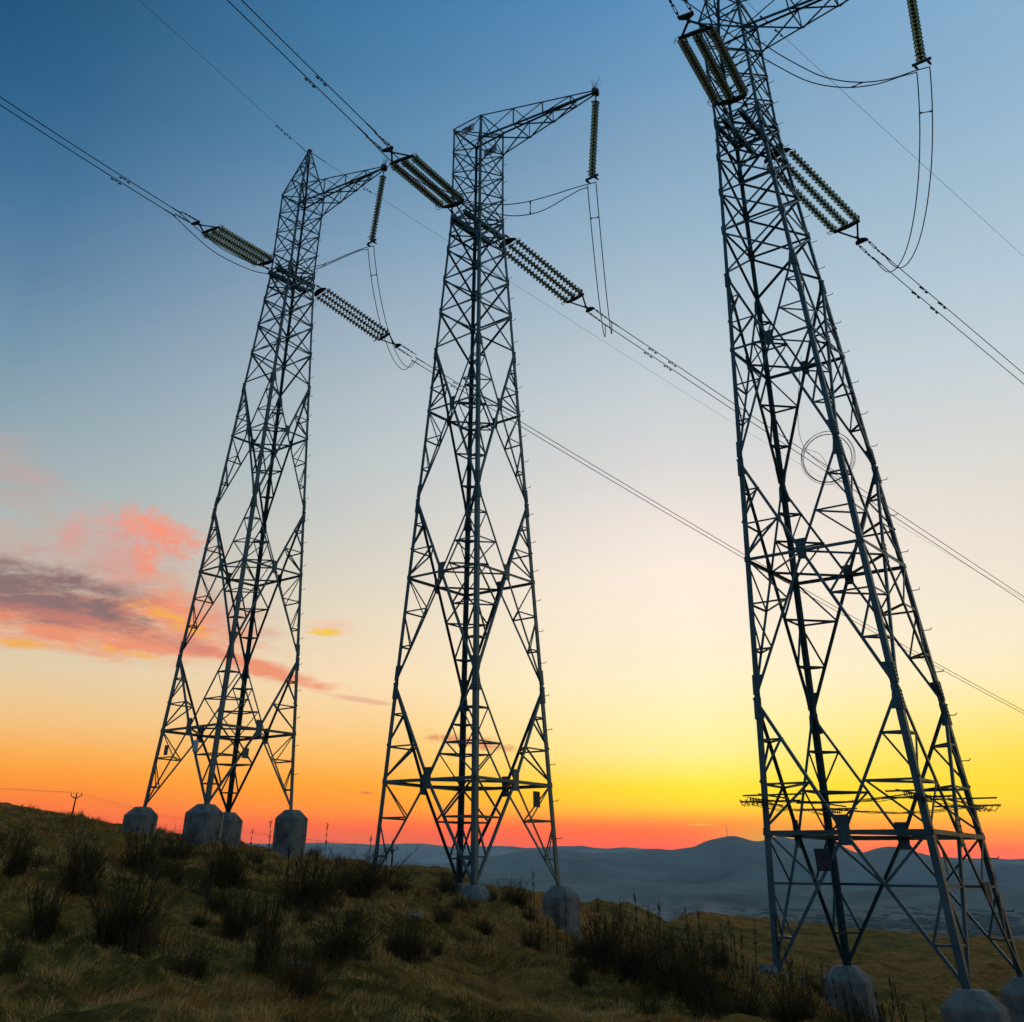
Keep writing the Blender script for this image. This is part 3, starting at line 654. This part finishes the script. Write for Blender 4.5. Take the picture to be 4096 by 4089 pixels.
# main shrubs: x, y, height, width, proto, label
SH=[(-6.6,18.52,1.3,1.05,0,'upright dark broom shrub at the lower left, left of the widest shrub'),
(-5.2,18.14,1.75,2.0,5,'wide spreading dark broom shrub in the lower left foreground'),
(-7.12,21.32,1.4,1.4,1,'dark shrub behind the upright shrub at the lower left'),
(-7.27,25.72,1.45,1.7,3,'dark shrub on the slope below the first left pylon pier'),
(-3.75,16.52,.7,1.2,4,'low ragged shrub between the two big foreground shrubs'),
(-3.95,20.16,1.25,1.05,0,'round-based shrub on the slope left of the tall-stemmed shrub'),
(-2.9,17.49,1.6,1.0,2,'tall-stemmed shrub standing by the bleached branch'),
(-2.16,15.84,1.15,1.2,3,'leaning broom shrub nearest the camera at the bottom of the slope'),
(-1.9,18.48,.95,1.6,5,'low wide shrub right of the bleached branch'),
(-1.04,20.67,1.0,1.5,1,'shrub on the open grass right of centre left'),
(-3.31,24.8,1.45,2.4,5,'broad brown thicket shrub in the middle of the slope'),
(-2.51,28.07,1.4,2.1,3,'brown thicket shrub below the middle pylon\'s left leg'),
(-5.44,26.13,1.45,1.7,1,'dark thicket shrub below the left pylon\'s right pier'),
(-7.89,30.95,1.2,1.8,0,'shrub in front of the two middle piers of the left pylon'),
(-.5,25.2,.7,1.2,4,'small shrub below the middle pylon'),
(-8.08,20.67,1.2,1.2,2,'dark shrub cut by the left edge of the picture'),
(-5.73,15.2,.8,.8,4,'tangled twiggy shrub in the bottom left corner'),
(1.5,27.0,.7,1.2,2,'shrub hiding the left side of the middle pylon\'s right pier'),
(2.75,27.6,.85,1.4,1,'shrub in front of the middle pylon\'s right pier'),
(1.25,30.2,.95,1.3,5,'bushy shrub beside the middle pylon\'s near pier'),
(2.71,23.29,1.5,1.7,1,'first shrub of the thicket right of the middle pylon\'s pier'),
(3.26,22.51,1.5,1.8,5,'second shrub of the thicket towards the right pylon'),
(3.7,21.42,1.5,1.9,3,'dense shrub in the middle of the right-hand thicket'),
(4.15,20.9,1.45,1.6,1,'shrub in the right-hand thicket above the open grass'),
(4.3,19.3,1.3,1.7,5,'lowest shrub of the right-hand thicket'),
(5.62,20.92,1.35,1.6,5,'last dense shrub before the left leg of the right pylon'),
(7.6,22.9,1.3,1.5,2,'shrub against the left leg of the right pylon')]
def put_shrub(x,y,h,w,k,label,group=None):
    o=link('broom_shrub',PROTO[k],None,(x,y,gz(x,y)-.05),(0,0,random.uniform(0,6.28))); o.scale=(w*.9,w*.9,h*.85); tag(o,label,'shrub',group); return o
for x,y,h,w,k,l in SH: put_shrub(x,y,h,w,k,l,'broom shrubs on the slope')
cnt=0
spots=[]
for _try in range(6000):
    if cnt>=85: break
    az=random.uniform(-27,27); r=random.uniform(19,50)
    if r>33 and az<-8: continue
    x=r*math.sin(math.radians(az)); y=r*math.cos(math.radians(az))
    if az>4 and (y<19 or r>34): continue
    if az>12 and random.random()<.5: continue
    if az<4 and r<21 and random.random()<.75: continue
    nn=math.sin(x*.9+1)+math.sin(y*.7+x*.4)
    if nn<-.4: continue
    if any(math.hypot(x-a[0],y-a[1])<.9 for a in spots): continue
    spots.append((x,y)); s=random.uniform(.35,.8)
    put_shrub(x,y,s*1.15,s*random.uniform(1.1,1.9),random.randrange(6),'smaller dark broom shrub scattered over the grassy slope','scattered small shrubs'); cnt+=1
# dry stalks
def stalk_data(seed):
    q=random.Random(seed); mb=MB(); bend=q.uniform(-.06,.06); pts=[Vector((bend*t*t+q.uniform(-.006,.006),q.uniform(-.006,.006),t)) for t in np.linspace(0,1,7)]
    mb.tube(pts,[.007,.0065,.006,.0055,.005,.004,.002],4)
    for k in range(24):
        t=q.uniform(.45,1.0); p=pts[int(t*6)]; a=q.uniform(0,6.28); mb.tube([p+Vector((0,0,q.uniform(-.08,.08))),p+Vector((math.cos(a)*.035,math.sin(a)*.035,q.uniform(0,.1)))],[.006,.003],3,cap=False)
    return mb.data('dry_stalk',M['stalk'])
ST=[stalk_data(40+k) for k in range(6)]
for k in range(90):
    if k<52:
        t=random.random(); x=2.0+t*7.2+random.gauss(0,.5); y=26.5-t*4.5+random.gauss(0,1.3); h=random.uniform(.5,1.4)
    elif k<72: x=random.uniform(-9,-2); y=random.uniform(20,40); h=random.uniform(.7,1.5)
    else: x=random.uniform(1,11); y=random.uniform(15,26) ; h=random.uniform(.4,1.1)
    o=link('dry_stalk',ST[k%6],None,(x,y,gz(x,y)-.04),(random.gauss(0,.04),random.gauss(0,.04),random.uniform(0,6.28))); o.scale=(1.2,1.2,h)
    tag(o,'thin dry weed stalk standing among the shrubs and grass','dry stalk','dry weed stalks')
# grass
def grass():
    V_=[];F_=[];T_=[]
    N0=900000
    r=np.sqrt(rng.rand(N0))**1.0; r=10.8+ (62-10.8)*rng.rand(N0)**1.45; az=np.radians(-28+57*rng.rand(N0)); x=r*np.sin(az); y=r*np.cos(az)
    cl=vnoise(x,y,31,[.5,.9,1.8,4.],[.5,.6,.6,.5])
    keep=(cl>-1.5+rng.rand(N0)*1.1); x,y,r,cl=x[keep],y[keep],r[keep],cl[keep]; n=len(x)
    z=np.concatenate([height(x[i:i+20000],y[i:i+20000]) for i in range(0,n,20000)])+vnoise(x,y,3,[.34,.55,.9],[.012,.022,.03])*1.0
    h=(.022+.062*rng.rand(n)**1.6)*(1+1.0*np.clip(cl,-.55,1.5))*(1+.012*(r-11)); w=.0029*(r/15)**.9*(.7+.8*rng.rand(n)); th=rng.rand(n)*2*PI
    # matted: lean mostly to one side by patch
    wind=vnoise(x,y,77,[2.5,6],[1.2,1.2])+1.0; la=wind+rng.normal(0,.8,n); ln=h*(.25+1.1*rng.rand(n))
    dx,dy=np.cos(la)*ln,np.sin(la)*ln; px,py=np.cos(th)*w,np.sin(th)*w
    b=np.stack([x,y,z-.02],-1); P1=b+np.stack([px,py,0*x],-1); P2=b-np.stack([px,py,0*x],-1)
    m_=b+np.stack([dx*.35,dy*.35,h*.62],-1); P3=m_+np.stack([px,py,0*x],-1)*.7; P4=m_-np.stack([px,py,0*x],-1)*.7; P5=b+np.stack([dx,dy,h*(1-.25*rng.rand(n))],-1)
    v=np.stack([P1,P2,P4,P3,P5],1).reshape(-1,3); k=np.arange(n)*5
    f=np.concatenate([np.stack([k,k+1,k+2],-1),np.stack([k,k+2,k+3],-1),np.stack([k+3,k+2,k+4],-1)])
    me=npmesh('grass',v,f,[M['grass']]); at=me.attributes.new('tint','FLOAT','POINT'); at.data.foreach_set('value',np.repeat(rng.rand(n),5).astype(np.float32))
    o=link('grass',me); tag(o,'matted dry grass with green patches covering the slope','grass',kind='stuff')
grass()
# bleached branch, tussock, rubble
mb=MB(); mb.tube([(-.35,0,.02),(-.1,.02,.07),(.15,.0,.08),(.38,-.03,.05)],[.03,.04,.035,.015],7); mb.tube([(.0,.02,.07),(.18,.14,.14)],[.02,.01],5)
o=link('fallen_branch',mb.data('fallen_branch',M['log'],True),None,(-2.55,17.9,gz(-2.55,17.9)+.0),(0,0,.2)); o.scale=(.8,.8,.7); tag(o,'pale bleached dead branch lying on the grass','branch')
def blob(name,r,sx,sz,m,loc,seed,label,cat):
    bm=bmesh.new(); bmesh.ops.create_icosphere(bm,subdivisions=3,radius=1); q=random.Random(seed)
    for v in bm.verts:
        k=1+.16*math.sin(v.co.x*5+seed)+.12*math.sin(v.co.y*7+v.co.z*4)+q.uniform(-.05,.05); v.co=Vector((v.co.x*k*r*sx,v.co.y*k*r,v.co.z*k*r*sz))
    me=bpy.data.meshes.new(name); bm.to_mesh(me); bm.free(); me.materials.append(m); o=link(name,me,None,loc); return tag(o,label,cat)
blob('grass_tussock',.13,1.4,.8,M['mole'],(-1.08,24.2,gz(-1.08,24.2)+.05),3,'rounded tan grass tussock on the slope below the middle pylon','tussock')
lf=ROOT[2].location; a=TW[2][3]
for k in range(5):
    x=lf.x+math.cos(a)*-2.0+math.sin(a)*-2.0+random.uniform(-.75,.65); y=lf.y+math.sin(a)*-2.0-math.cos(a)*-2.0+random.uniform(-.7,.3); s=random.uniform(.09,.17)
    o=blob('rubble_stone',s,1.3,.7,M['stone'],(x,y,gz(x,y)+s*.3),k,'pale broken stone in the heap at the left leg of the right pylon','stone'); o['group']='rubble at the pylon foot'

# ------------------------------------------------------------------ distant poles
def pole(az,r,ztop,label):
    x=r*math.sin(math.radians(az)); y=r*math.cos(math.radians(az)); zb=gz(x,y); H=ztop-zb
    R0=empty('utility_pole',(x,y,zb),math.radians(-az)+.15,label,'utility pole','wooden poles beyond the ridge')
    mb=MB(); mb.tube([(0,0,-.5),(.15,0,H-.9)],[.26,.17],8); link('post',mb.data('post',M['wood']),R0)
    mb=MB(); mb.bar((-1.3,0,H-1.1),(0,0,H-1.75),.14,.2); mb.bar((1.45,0,H-.95),(.1,0,H-1.75),.14,.2); mb.bar((-.9,0,H-1.4),(1.2,0,H-1.25),.1,.1); link('crossarm',mb.data('crossarm',M['wood']),R0)
    for xx,zz in ((-1.3,-1.1),(.1,-.9),(1.45,-.95)):
        mb=MB(); mb.lathe([(.0,.0),(.12,.02),(.16,.3),(.10,.5),(0,.75)],(xx,0,H+zz),(0,0,1),8); link('pin_insulator',mb.data('pin_insulator',M['dark']),R0)
    return [Vector((x,y,zb))+Matrix.Rotation(math.radians(-az)+.15,3,'Z')@Vector((xx,0,H+zz+.7)) for xx,zz in ((-1.3,-1.1),(.1,-.9),(1.45,-.95))]
T1=pole(-19.4,325,.0530*325,'small wooden utility pole on the ridge left of the pylons'); T2=pole(-3.75,330,.0195*330,'small wooden utility pole seen through the left leg of the middle pylon')
off=Vector((-190,-60,14))
for k,(a,b) in enumerate(zip(T1,T2)):
    for nm,(p,q_),sag in (('between the two small utility poles',(a,b),2.5),('leftwards from the ridge utility pole',(a,a+off),3.0)):
        pts=[p.lerp(q_,t)+Vector((0,0,-sag*4*t*(1-t))) for t in np.linspace(0,1,24)]; mb=MB(); mb.tube([c-p for c in pts],.014,4)
        tag(link('overhead_wire',mb.data('overhead_wire',M['cable']),None,p),f'thin overhead wire strung {nm}','power line','thin wires on the utility poles')
# transmitter mast on the peak
R=21000; az=math.radians(12.95); mb=MB(); x,y=R*math.sin(az),R*math.cos(az); zt=.0297*R
for sx,sy in ((-4,-4),(4,-4),(0,5)): mb.tube([(sx,sy,-40),(sx*.3,sy*.3,190)],[2.2,1.2],5)
for k in range(12): mb.tube([(-4+.25*k,-4+.25*k,k*15),(4-.25*k,-4+.25*k,k*15+15)],1.0,4); mb.tube([(4-.25*k,-4+.25*k,k*15),(0,5-.3*k,k*15+15)],1.0,4)
tag(link('transmitter_mast',mb.data('transmitter_mast',M['dark']),None,(x,y,zt)),'thin transmitter mast on the summit of the dark mountain','mast')
# ------------------------------------------------------------------ valley town
q=random.Random(21)
def house(x,y,L,W,H,rot,m1,label,group):
    z=gz(x,y); r=empty('house' if L<60 else 'warehouse',(x,y,z),rot,label,'house' if L<60 else 'warehouse',group)
    mb=MB(); l,w=L/2,W/2; mb.add([(-l,-w,-3),(l,-w,-3),(l,w,-3),(-l,w,-3),(-l,-w,H),(l,-w,H),(l,w,H),(-l,w,H),(-l,0,H+W*.28),(l,0,H+W*.28)],[(0,1,5,4),(2,3,7,6),(1,2,6,9,5),(3,0,4,8,7),(0,3,2,1)]); link('wall',mb.data('wall',m1),r)
    mb=MB(); e=.6; mb.add([(-l-e,-w-e,H-.2),(l+e,-w-e,H-.2),(l+e,0,H+W*.28+.5),(-l-e,0,H+W*.28+.5),(-l-e,w+e,H-.2),(l+e,w+e,H-.2)],[(0,1,2,3),(3,2,5,4)]); link('roof',mb.data('roof',M['roof'] if L<60 else M['bright']),r)
for k in range(95):
    az=math.radians(q.gauss(9,7)); r=q.gauss(12600,700) if k<75 else q.uniform(7600,9500); house(r*math.sin(az),r*math.cos(az),q.uniform(10,24),q.uniform(8,13),q.uniform(4,8),q.uniform(0,3.1),M['white'],'tiny pale house in the town on the hazy plain','houses on the plain')
for az,r,L,l in ((5.75,13200,160,'long white warehouse on the plain just right of the middle pylon pier'),(6.75,13300,100,'short white warehouse between the two longest ones'),(7.45,13100,240,'longest bright white warehouse on the plain'),(13.3,13600,150,'white warehouse at the edge of the hazy town'),(4.3,11400,90,'white warehouse far out on the plain behind the middle pylon leg')):
    a=math.radians(az); house(r*math.sin(a),r*math.cos(a),L,60,30,-a,M['bright'],l,'warehouses on the plain')
def woods():
    bm=bmesh.new(); me0=[]; q=np.random.RandomState(8); V_=[];F_=[]; b=0
    bmesh.ops.create_icosphere(bm,subdivisions=1,radius=1); base=np.array([v.co[:] for v in bm.verts]); fc=np.array([[v.index for v in f.verts] for f in bm.faces]); bm.free()
    for k in range(1700):
        row=q.choice([5200,6300,7200,7600,8800,10200,11800,12500,13200])+q.normal(0,260); az=math.radians(q.uniform(-8,30)); az=math.radians(round(math.degrees(az)/1.7)*1.7+q.normal(0,.8))
        r=row*(1+.04*math.sin(az*23+row))+q.normal(0,70); s=q.uniform(4,15); v=base*np.array([s*4.2,s*1.6,s*.8])*(1+.25*q.rand(len(base),1)); 
        V_.append(v+np.array([r*math.sin(az),r*math.cos(az),-228+s*.4])); F_.append(fc+b); b+=len(base)
    o=link('distant_woods',npmesh('distant_woods',np.concatenate(V_),np.concatenate(F_),[M['wood_far']])); tag(o,'dark belts of trees across the hazy valley plain','woods',kind='stuff')
woods()

# ------------------------------------------------------------------ smoke over the fields
def smoke():
    az=math.radians(9.3); r=6300; bm=bmesh.new(); bmesh.ops.create_cube(bm,size=1)
    for v in bm.verts: v.co=Vector((v.co.x*1250,v.co.y*300,v.co.z*150))
    me=bpy.data.meshes.new('smoke'); bm.to_mesh(me); bm.free(); m=bpy.data.materials.new('field_smoke'); m.use_nodes=True; nt=m.node_tree; nt.nodes.remove(nt.nodes['Principled BSDF'])
    v=nt.nodes.new('ShaderNodeVolumePrincipled'); v.inputs['Color'].default_value=(1,.93,.88,1); n=nz(nt,.0055,5,.6,'Object',.5)
    tc=nt.nodes.new('ShaderNodeTexCoord'); g=nt.nodes.new('ShaderNodeTexGradient'); g.gradient_type='SPHERICAL'; mp=nt.nodes.new('ShaderNodeMapping'); mp.inputs['Scale'].default_value=(1/620,1/150,1/75); nt.links.new(tc.outputs['Object'],mp.inputs[0]); nt.links.new(mp.outputs[0],g.inputs[0])
    a=nt.nodes.new('ShaderNodeMapRange'); a.inputs['From Min'].default_value=.46; a.inputs['From Max'].default_value=.62; a.inputs['To Max'].default_value=.009; nt.links.new(n.outputs['Fac'],a.inputs['Value'])
    x=nt.nodes.new('ShaderNodeMath'); x.operation='MULTIPLY'; nt.links.new(a.outputs[0],x.inputs[0]); nt.links.new(g.outputs['Fac'],x.inputs[1]); nt.links.new(x.outputs[0],v.inputs['Density']); nt.links.new(v.outputs[0],nt.nodes['Material Output'].inputs['Volume']); me.materials.append(m)
    o=link('smoke',me,None,(r*math.sin(az),r*math.cos(az),-165),(0,0,-az)); tag(o,'pale drift of smoke lying over the fields on the plain','smoke',kind='stuff')
smoke()
# ------------------------------------------------------------------ haze
def haze(density):
    bm=bmesh.new(); bmesh.ops.create_cube(bm,size=1)
    for v in bm.verts: v.co=Vector((v.co.x*122000,v.co.y*122000,-262 if v.co.z<0 else 660))
    me=bpy.data.meshes.new('haze'); bm.to_mesh(me); bm.free()
    m=bpy.data.materials.new('haze_air'); m.use_nodes=True; nt=m.node_tree; nt.nodes.remove(nt.nodes['Principled BSDF'])
    v=nt.nodes.new('ShaderNodeVolumePrincipled'); v.inputs['Color'].default_value=(.66,.95,1,1); v.inputs['Density'].default_value=density; v.inputs['Anisotropy'].default_value=.0
    nt.links.new(v.outputs[0],nt.nodes['Material Output'].inputs['Volume']); me.materials.append(m)
    tag(link('haze',me),'thin blue evening haze over the valley','haze',kind='stuff')
haze(HAZE)

# ------------------------------------------------------------------ sky
SUN_AZ,SUN_EL=14.8,1.5
w=bpy.data.worlds.new('World'); sc.world=w; w.use_nodes=True; nt=w.node_tree; nt.nodes.clear(); L=nt.links
def N_(t): return nt.nodes.new(t)
def val(x):
    return x
def mth(op,a,b=None,c=None,clamp=False):
    n=N_('ShaderNodeMath'); n.operation=op; n.use_clamp=clamp
    for k,x in enumerate((a,b,c)):
        if x is None: continue
        if isinstance(x,(int,float)): n.inputs[k].default_value=x
        else: L.new(x,n.inputs[k])
    return n.outputs[0]
tc=N_('ShaderNodeTexCoord'); sp=N_('ShaderNodeSeparateXYZ'); L.new(tc.outputs['Generated'],sp.inputs[0])
X,Y,Z=sp.outputs; AZ=mth('MULTIPLY',mth('ARCTAN2',X,Y),180/PI); EL=mth('MULTIPLY',mth('ARCSINE',Z),180/PI)
SKY=[[(0,(28,80,118)),(530,(38,98,142)),(950,(75,120,158)),(1380,(118,150,172)),(1800,(150,170,178)),(2120,(172,182,180)),(2650,(222,202,168)),(2860,(240,195,135)),(3010,(250,172,80)),(3140,(252,145,52)),(3200,(250,125,48)),(3400,(240,85,55))],
[(0,(60,118,163)),(530,(85,135,172)),(950,(128,160,188)),(1380,(165,182,195)),(1800,(190,200,203)),(2120,(208,207,200)),(2440,(232,218,195)),(2750,(250,222,180)),(2970,(252,200,120)),(3140,(255,168,55)),(3250,(253,146,42)),(3300,(255,112,60)),(3330,(240,105,72)),(3365,(220,106,86))],
[(0,(85,142,188)),(530,(128,163,193)),(950,(155,182,202)),(1480,(193,205,212)),(1900,(222,218,215)),(2120,(243,231,222)),(2300,(254,238,222)),(2546,(252,240,215)),(2795,(252,243,195)),(3002,(251,243,160)),(3100,(253,238,100)),(3160,(254,230,20)),(3210,(255,222,0)),(3250,(255,195,0)),(3290,(255,130,0)),(3320,(255,110,12)),(3350,(255,100,45)),(3390,(255,95,70))],
[(0,(130,172,205)),(530,(155,185,208)),(950,(172,197,213)),(1480,(200,211,217)),(1900,(224,219,210)),(2330,(240,229,212)),(2650,(251,236,200)),(2820,(252,232,150)),(2970,(253,222,85)),(3140,(253,215,50)),(3200,(253,212,40)),(3260,(255,195,0)),(3320,(253,160,0)),(3370,(255,140,10)),(3400,(253,115,50)),(3440,(255,112,80))]]
CX=[95,1505,2640,4030]
f_,pi_,ro_=3851.5,.5816,.0165; cx_,cy_=2048-138.8,2044.5-1085.6
def azel(X,Y):
    dx,dy=X-cx_,Y-cy_; c,s=math.cos(ro_),math.sin(ro_); x=(c*dx+s*dy)/f_; up=(s*dx-c*dy)/f_
    d=Vector((x,math.cos(pi_)-up*math.sin(pi_),math.sin(pi_)+up*math.cos(pi_))).normalized()
    return math.degrees(math.atan2(d.x,d.y)),math.degrees(math.asin(d.z))
def lin(c): 
    c=c/255; return c/12.92 if c<=.04045 else ((c+.055)/1.055)**2.4
cols=[]
for cx0,tab in zip(CX,SKY):
    t=[(*azel(cx0,y),[lin(c) for c in col]) for y,col in tab]; t.sort(key=lambda k:k[1]); cols.append(t)
ELS=[0,1.2,1.6,1.9,2.2,2.5,2.9,3.3,3.7,4.2,4.7,5.3,6,7,8.5,10,12,14,17,20,24,28,33,38,43,48]
ANC=[-36,-28,-20,-12,-5,3,12,21,30,38]
def colcol(t,el):
    es=[k[1] for k in t]; return float(np.interp(el,es,[k[0] for k in t])),[float(np.interp(el,es,[k[2][j] for k in t])) for j in range(3)]
ELMAX=60.
ramps=[]
HS=(.07,.12,.17)     # glow of the haze itself, so that the sky seen through it has the right colour
def dehaze(e,c):
    T=math.exp(-HAZE*min(660/max(math.sin(math.radians(e)),.01),60000)); return tuple(max(.0,(c[j]-(1-T)*HS[j])/T) for j in range(3))
ef=mth('DIVIDE',EL,ELMAX,None,True)
for a in ANC:
    st=[]
    for e in ELS:
        q=[colcol(t,e) for t in cols]; az_=[k[0] for k in q]; st.append((e/ELMAX,dehaze(e,tuple(float(np.interp(a,az_,[k[1][j] for k in q])) for j in range(3)))))
    st.append((1.0,tuple(c*.75 for c in st[-1][1])))
    ramps.append(ramp(nt,ef,st).outputs['Color'])
def mixc(f,a,b,mode='MIX'):
    n=N_('ShaderNodeMix'); n.data_type='RGBA'; n.blend_type=mode
    for k,x in (('Factor',f),('A',a),('B',b)):
        if isinstance(x,(int,float)): n.inputs[k].default_value=x
        elif isinstance(x,tuple): n.inputs[k].default_value=(*x,1)
        else: L.new(x,n.inputs[k])
    return n.outputs['Result']
def smooth(x,a,b):
    n=N_('ShaderNodeMapRange'); n.interpolation_type='LINEAR'; n.inputs['From Min'].default_value=a; n.inputs['From Max'].default_value=b; L.new(x,n.inputs['Value']); return n.outputs['Result']
sky=ramps[0]
for k in range(1,len(ANC)): sky=mixc(smooth(AZ,ANC[k-1],ANC[k]),sky,ramps[k])
back=ramp(nt,ef,[(0,(.20,.20,.27)),(.1,(.18,.24,.36)),(.4,(.09,.19,.34)),(1,(.04,.13,.27))]).outputs['Color']
absd=mth('ABSOLUTE',mth('SUBTRACT',AZ,10.))
sky=mixc(smooth(absd,45,110),sky,back)
# clouds, laid out by direction
cv=N_('ShaderNodeCombineXYZ'); L.new(AZ,cv.inputs[0]); L.new(EL,cv.inputs[1])
def cnoise(sx,sy,rot,detail,dist,off=0,rough=.6):
    mp=N_('ShaderNodeMapping'); mp.inputs['Scale'].default_value=(sx,sy,1); mp.inputs['Rotation'].default_value=(0,0,rot); mp.inputs['Location'].default_value=(off,off*.7,off*.3); L.new(cv.outputs[0],mp.inputs['Vector'])
    n=N_('ShaderNodeTexNoise'); n.inputs['Scale'].default_value=1; n.inputs['Detail'].default_value=detail; n.inputs['Roughness'].default_value=rough; n.inputs['Distortion'].default_value=dist; L.new(mp.outputs[0],n.inputs['Vector']); return n.outputs['Fac']
def ell(a,e,sa,se,rot=0.):
    r=math.radians(rot); da=mth('SUBTRACT',AZ,a); de=mth('SUBTRACT',EL,e)
    u=mth('ADD',mth('MULTIPLY',da,math.cos(r)/sa),mth('MULTIPLY',de,math.sin(r)/sa)); v=mth('ADD',mth('MULTIPLY',da,-math.sin(r)/se),mth('MULTIPLY',de,math.cos(r)/se))
    return mth('EXPONENT',mth('MULTIPLY',mth('ADD',mth('MULTIPLY',u,u),mth('MULTIPLY',v,v)),-1.))
def layer(sky,masks,noise,lo,hi,col,op):
    m=masks[0]
    for k in masks[1:]: m=mth('MAXIMUM',m,k)
    x=mth('ADD',m,mth('MULTIPLY',mth('SUBTRACT',noise,.5),2.9)); a=mth('MULTIPLY',smooth(x,lo,hi),op); a=mth('MULTIPLY',a,smooth(m,.03,.35))
    return mixc(a,sky,col)
c255=lambda *c: tuple(lin(v) for v in c)
nA=cnoise(.3,1.1,-.2,11,.25,0,.66); nB=cnoise(.9,2.2,.2,11,.3,7,.68); nC=cnoise(.2,1.5,-.2,9,.3,3); nD=cnoise(1.3,2.6,.5,12,.35,13,.75)
sky=layer(sky,[ell(-26.5,17.6,4.5,2.0,-25)],nC,.2,1.3,c255(205,165,155),.5)
# thin veil over the left
nE=cnoise(.35,1.3,-.22,11,.25,21,.66)
sky=layer(sky,[ell(-22,13.2,8,2.3,-8),ell(-14.5,12,3.5,1.2,-20)],nE,.1,1.25,c255(208,168,155),.75)
sky=layer(sky,[ell(-18.8,15.2,3.2,1.2,-8),ell(-19.3,13.9,1.8,1.7,0),ell(-22.3,14.8,.8,1.2,-20)],nD,.1,1.0,c255(222,162,150),.8)
sky=layer(sky,[ell(-17.8,15.4,3.0,1.05,-12),ell(-18.2,14.1,.9,1.1,0)],nD,.3,1.15,c255(254,152,122),.95)
sky=layer(sky,[ell(-21,10.6,8.,1.4,-3),ell(-16.4,11.2,2.8,1.4,-22),ell(-12.3,9.2,4.2,.4,-12)],nA,.02,.8,c255(247,150,112),.96)
sky=layer(sky,[ell(-23.8,11.8,5.,1.25,-4),ell(-19.8,11.3,2.6,.85,-14)],nE,.0,.8,c255(140,112,112),.97)
sky=layer(sky,[ell(-22,10.8,4,.35,-4),ell(-15,9.8,3,.4,-12)],nE,.35,1.2,c255(215,130,115),.7)
sky=layer(sky,[ell(-16.7,11.2,2.5,.5,-16),ell(-23.5,9.4,2.4,.32,0),ell(-18.5,9.35,2.4,.22,-6),ell(-15.2,10.6,1.2,.3,-14)],nB,.45,1.15,c255(255,182,70),.95)
sky=layer(sky,[ell(-8.2,11.1,2.2,.55,0)],nC,.4,1.0,c255(250,190,160),.7)
sky=layer(sky,[ell(-8.1,10.95,1.2,.26,-2)],nB,.45,.95,c255(255,205,75),.95)
sky=layer(sky,[ell(-5.5,7.6,3.6,.16,-7)],nC,.3,.9,c255(240,180,150),.7)
sky=layer(sky,[ell(.2,5.75,2.3,.30,-7)],nB,.3,.85,c255(240,150,95),.85)
sky=layer(sky,[ell(-5.2,3.35,.5,.07,0)],nB,.3,.8,c255(240,120,70),.8)
sky=layer(sky,[ell(11.8,2.15,.75,.05,0)],nB,.2,.7,c255(255,215,60),.9)
sky=layer(sky,[ell(9.6,5.4,.3,.035,-5)],nB,.2,.7,c255(255,255,225),.9)
# glow of the sun just behind the mountain
sky=mixc(mth('MULTIPLY',ell(15.5,1.4,2.8,.8),.85),sky,c255(255,205,0))
nish=N_('ShaderNodeTexSky'); nish.sky_type='NISHITA'; nish.sun_disc=False; nish.sun_elevation=math.radians(SUN_EL); nish.sun_rotation=math.radians(SUN_AZ)
sky2=mixc(.05,sky,nish.outputs['Color'])
bg=N_('ShaderNodeBackground'); L.new(sky,bg.inputs['Color']); bg.inputs['Strength'].default_value=1.0
bg2=N_('ShaderNodeBackground'); L.new(nish.outputs['Color'],bg2.inputs['Color']); bg2.inputs['Strength'].default_value=NISH
ad=N_('ShaderNodeAddShader'); L.new(bg.outputs[0],ad.inputs[0]); L.new(bg2.outputs[0],ad.inputs[1])
out=N_('ShaderNodeOutputWorld'); L.new(ad.outputs[0],out.inputs['Surface'])
sl=bpy.data.lights.new('sun','SUN'); sl.energy=SUNE; sl.angle=math.radians(4); sl.color=(1,.55,.25); so=bpy.data.objects.new('sun',sl); C.objects.link(so)
d=Vector((math.sin(math.radians(SUN_AZ))*math.cos(math.radians(SUN_EL)),math.cos(math.radians(SUN_AZ))*math.cos(math.radians(SUN_EL)),math.sin(math.radians(SUN_EL))))
so.rotation_euler=d.to_track_quat('Z','Y').to_euler(); so.location=(0,0,60)

# ------------------------------------------------------------------ camera
cam=bpy.data.cameras.new('camera'); co=bpy.data.objects.new('camera',cam); C.objects.link(co); sc.camera=co
cam.sensor_fit='HORIZONTAL'; cam.sensor_width=36; cam.lens=f_/4096*36; cam.shift_x=(2048-cx_)/4096; cam.shift_y=-(2044.5-cy_)/4096; cam.clip_start=.1; cam.clip_end=120000
co.matrix_world=Matrix.Rotation(PI/2+pi_,4,'X')@Matrix.Rotation(ROLL*ro_,4,'Z')
sc.view_settings.view_transform='Standard'; sc.view_settings.look='None'; sc.view_settings.exposure=0; sc.view_settings.gamma=1
sc.cycles.volume_bounces=0; sc.cycles.max_bounces=6; sc.cycles.transmission_bounces=6; sc.cycles.use_denoising=True
sc.render.film_transparent=False
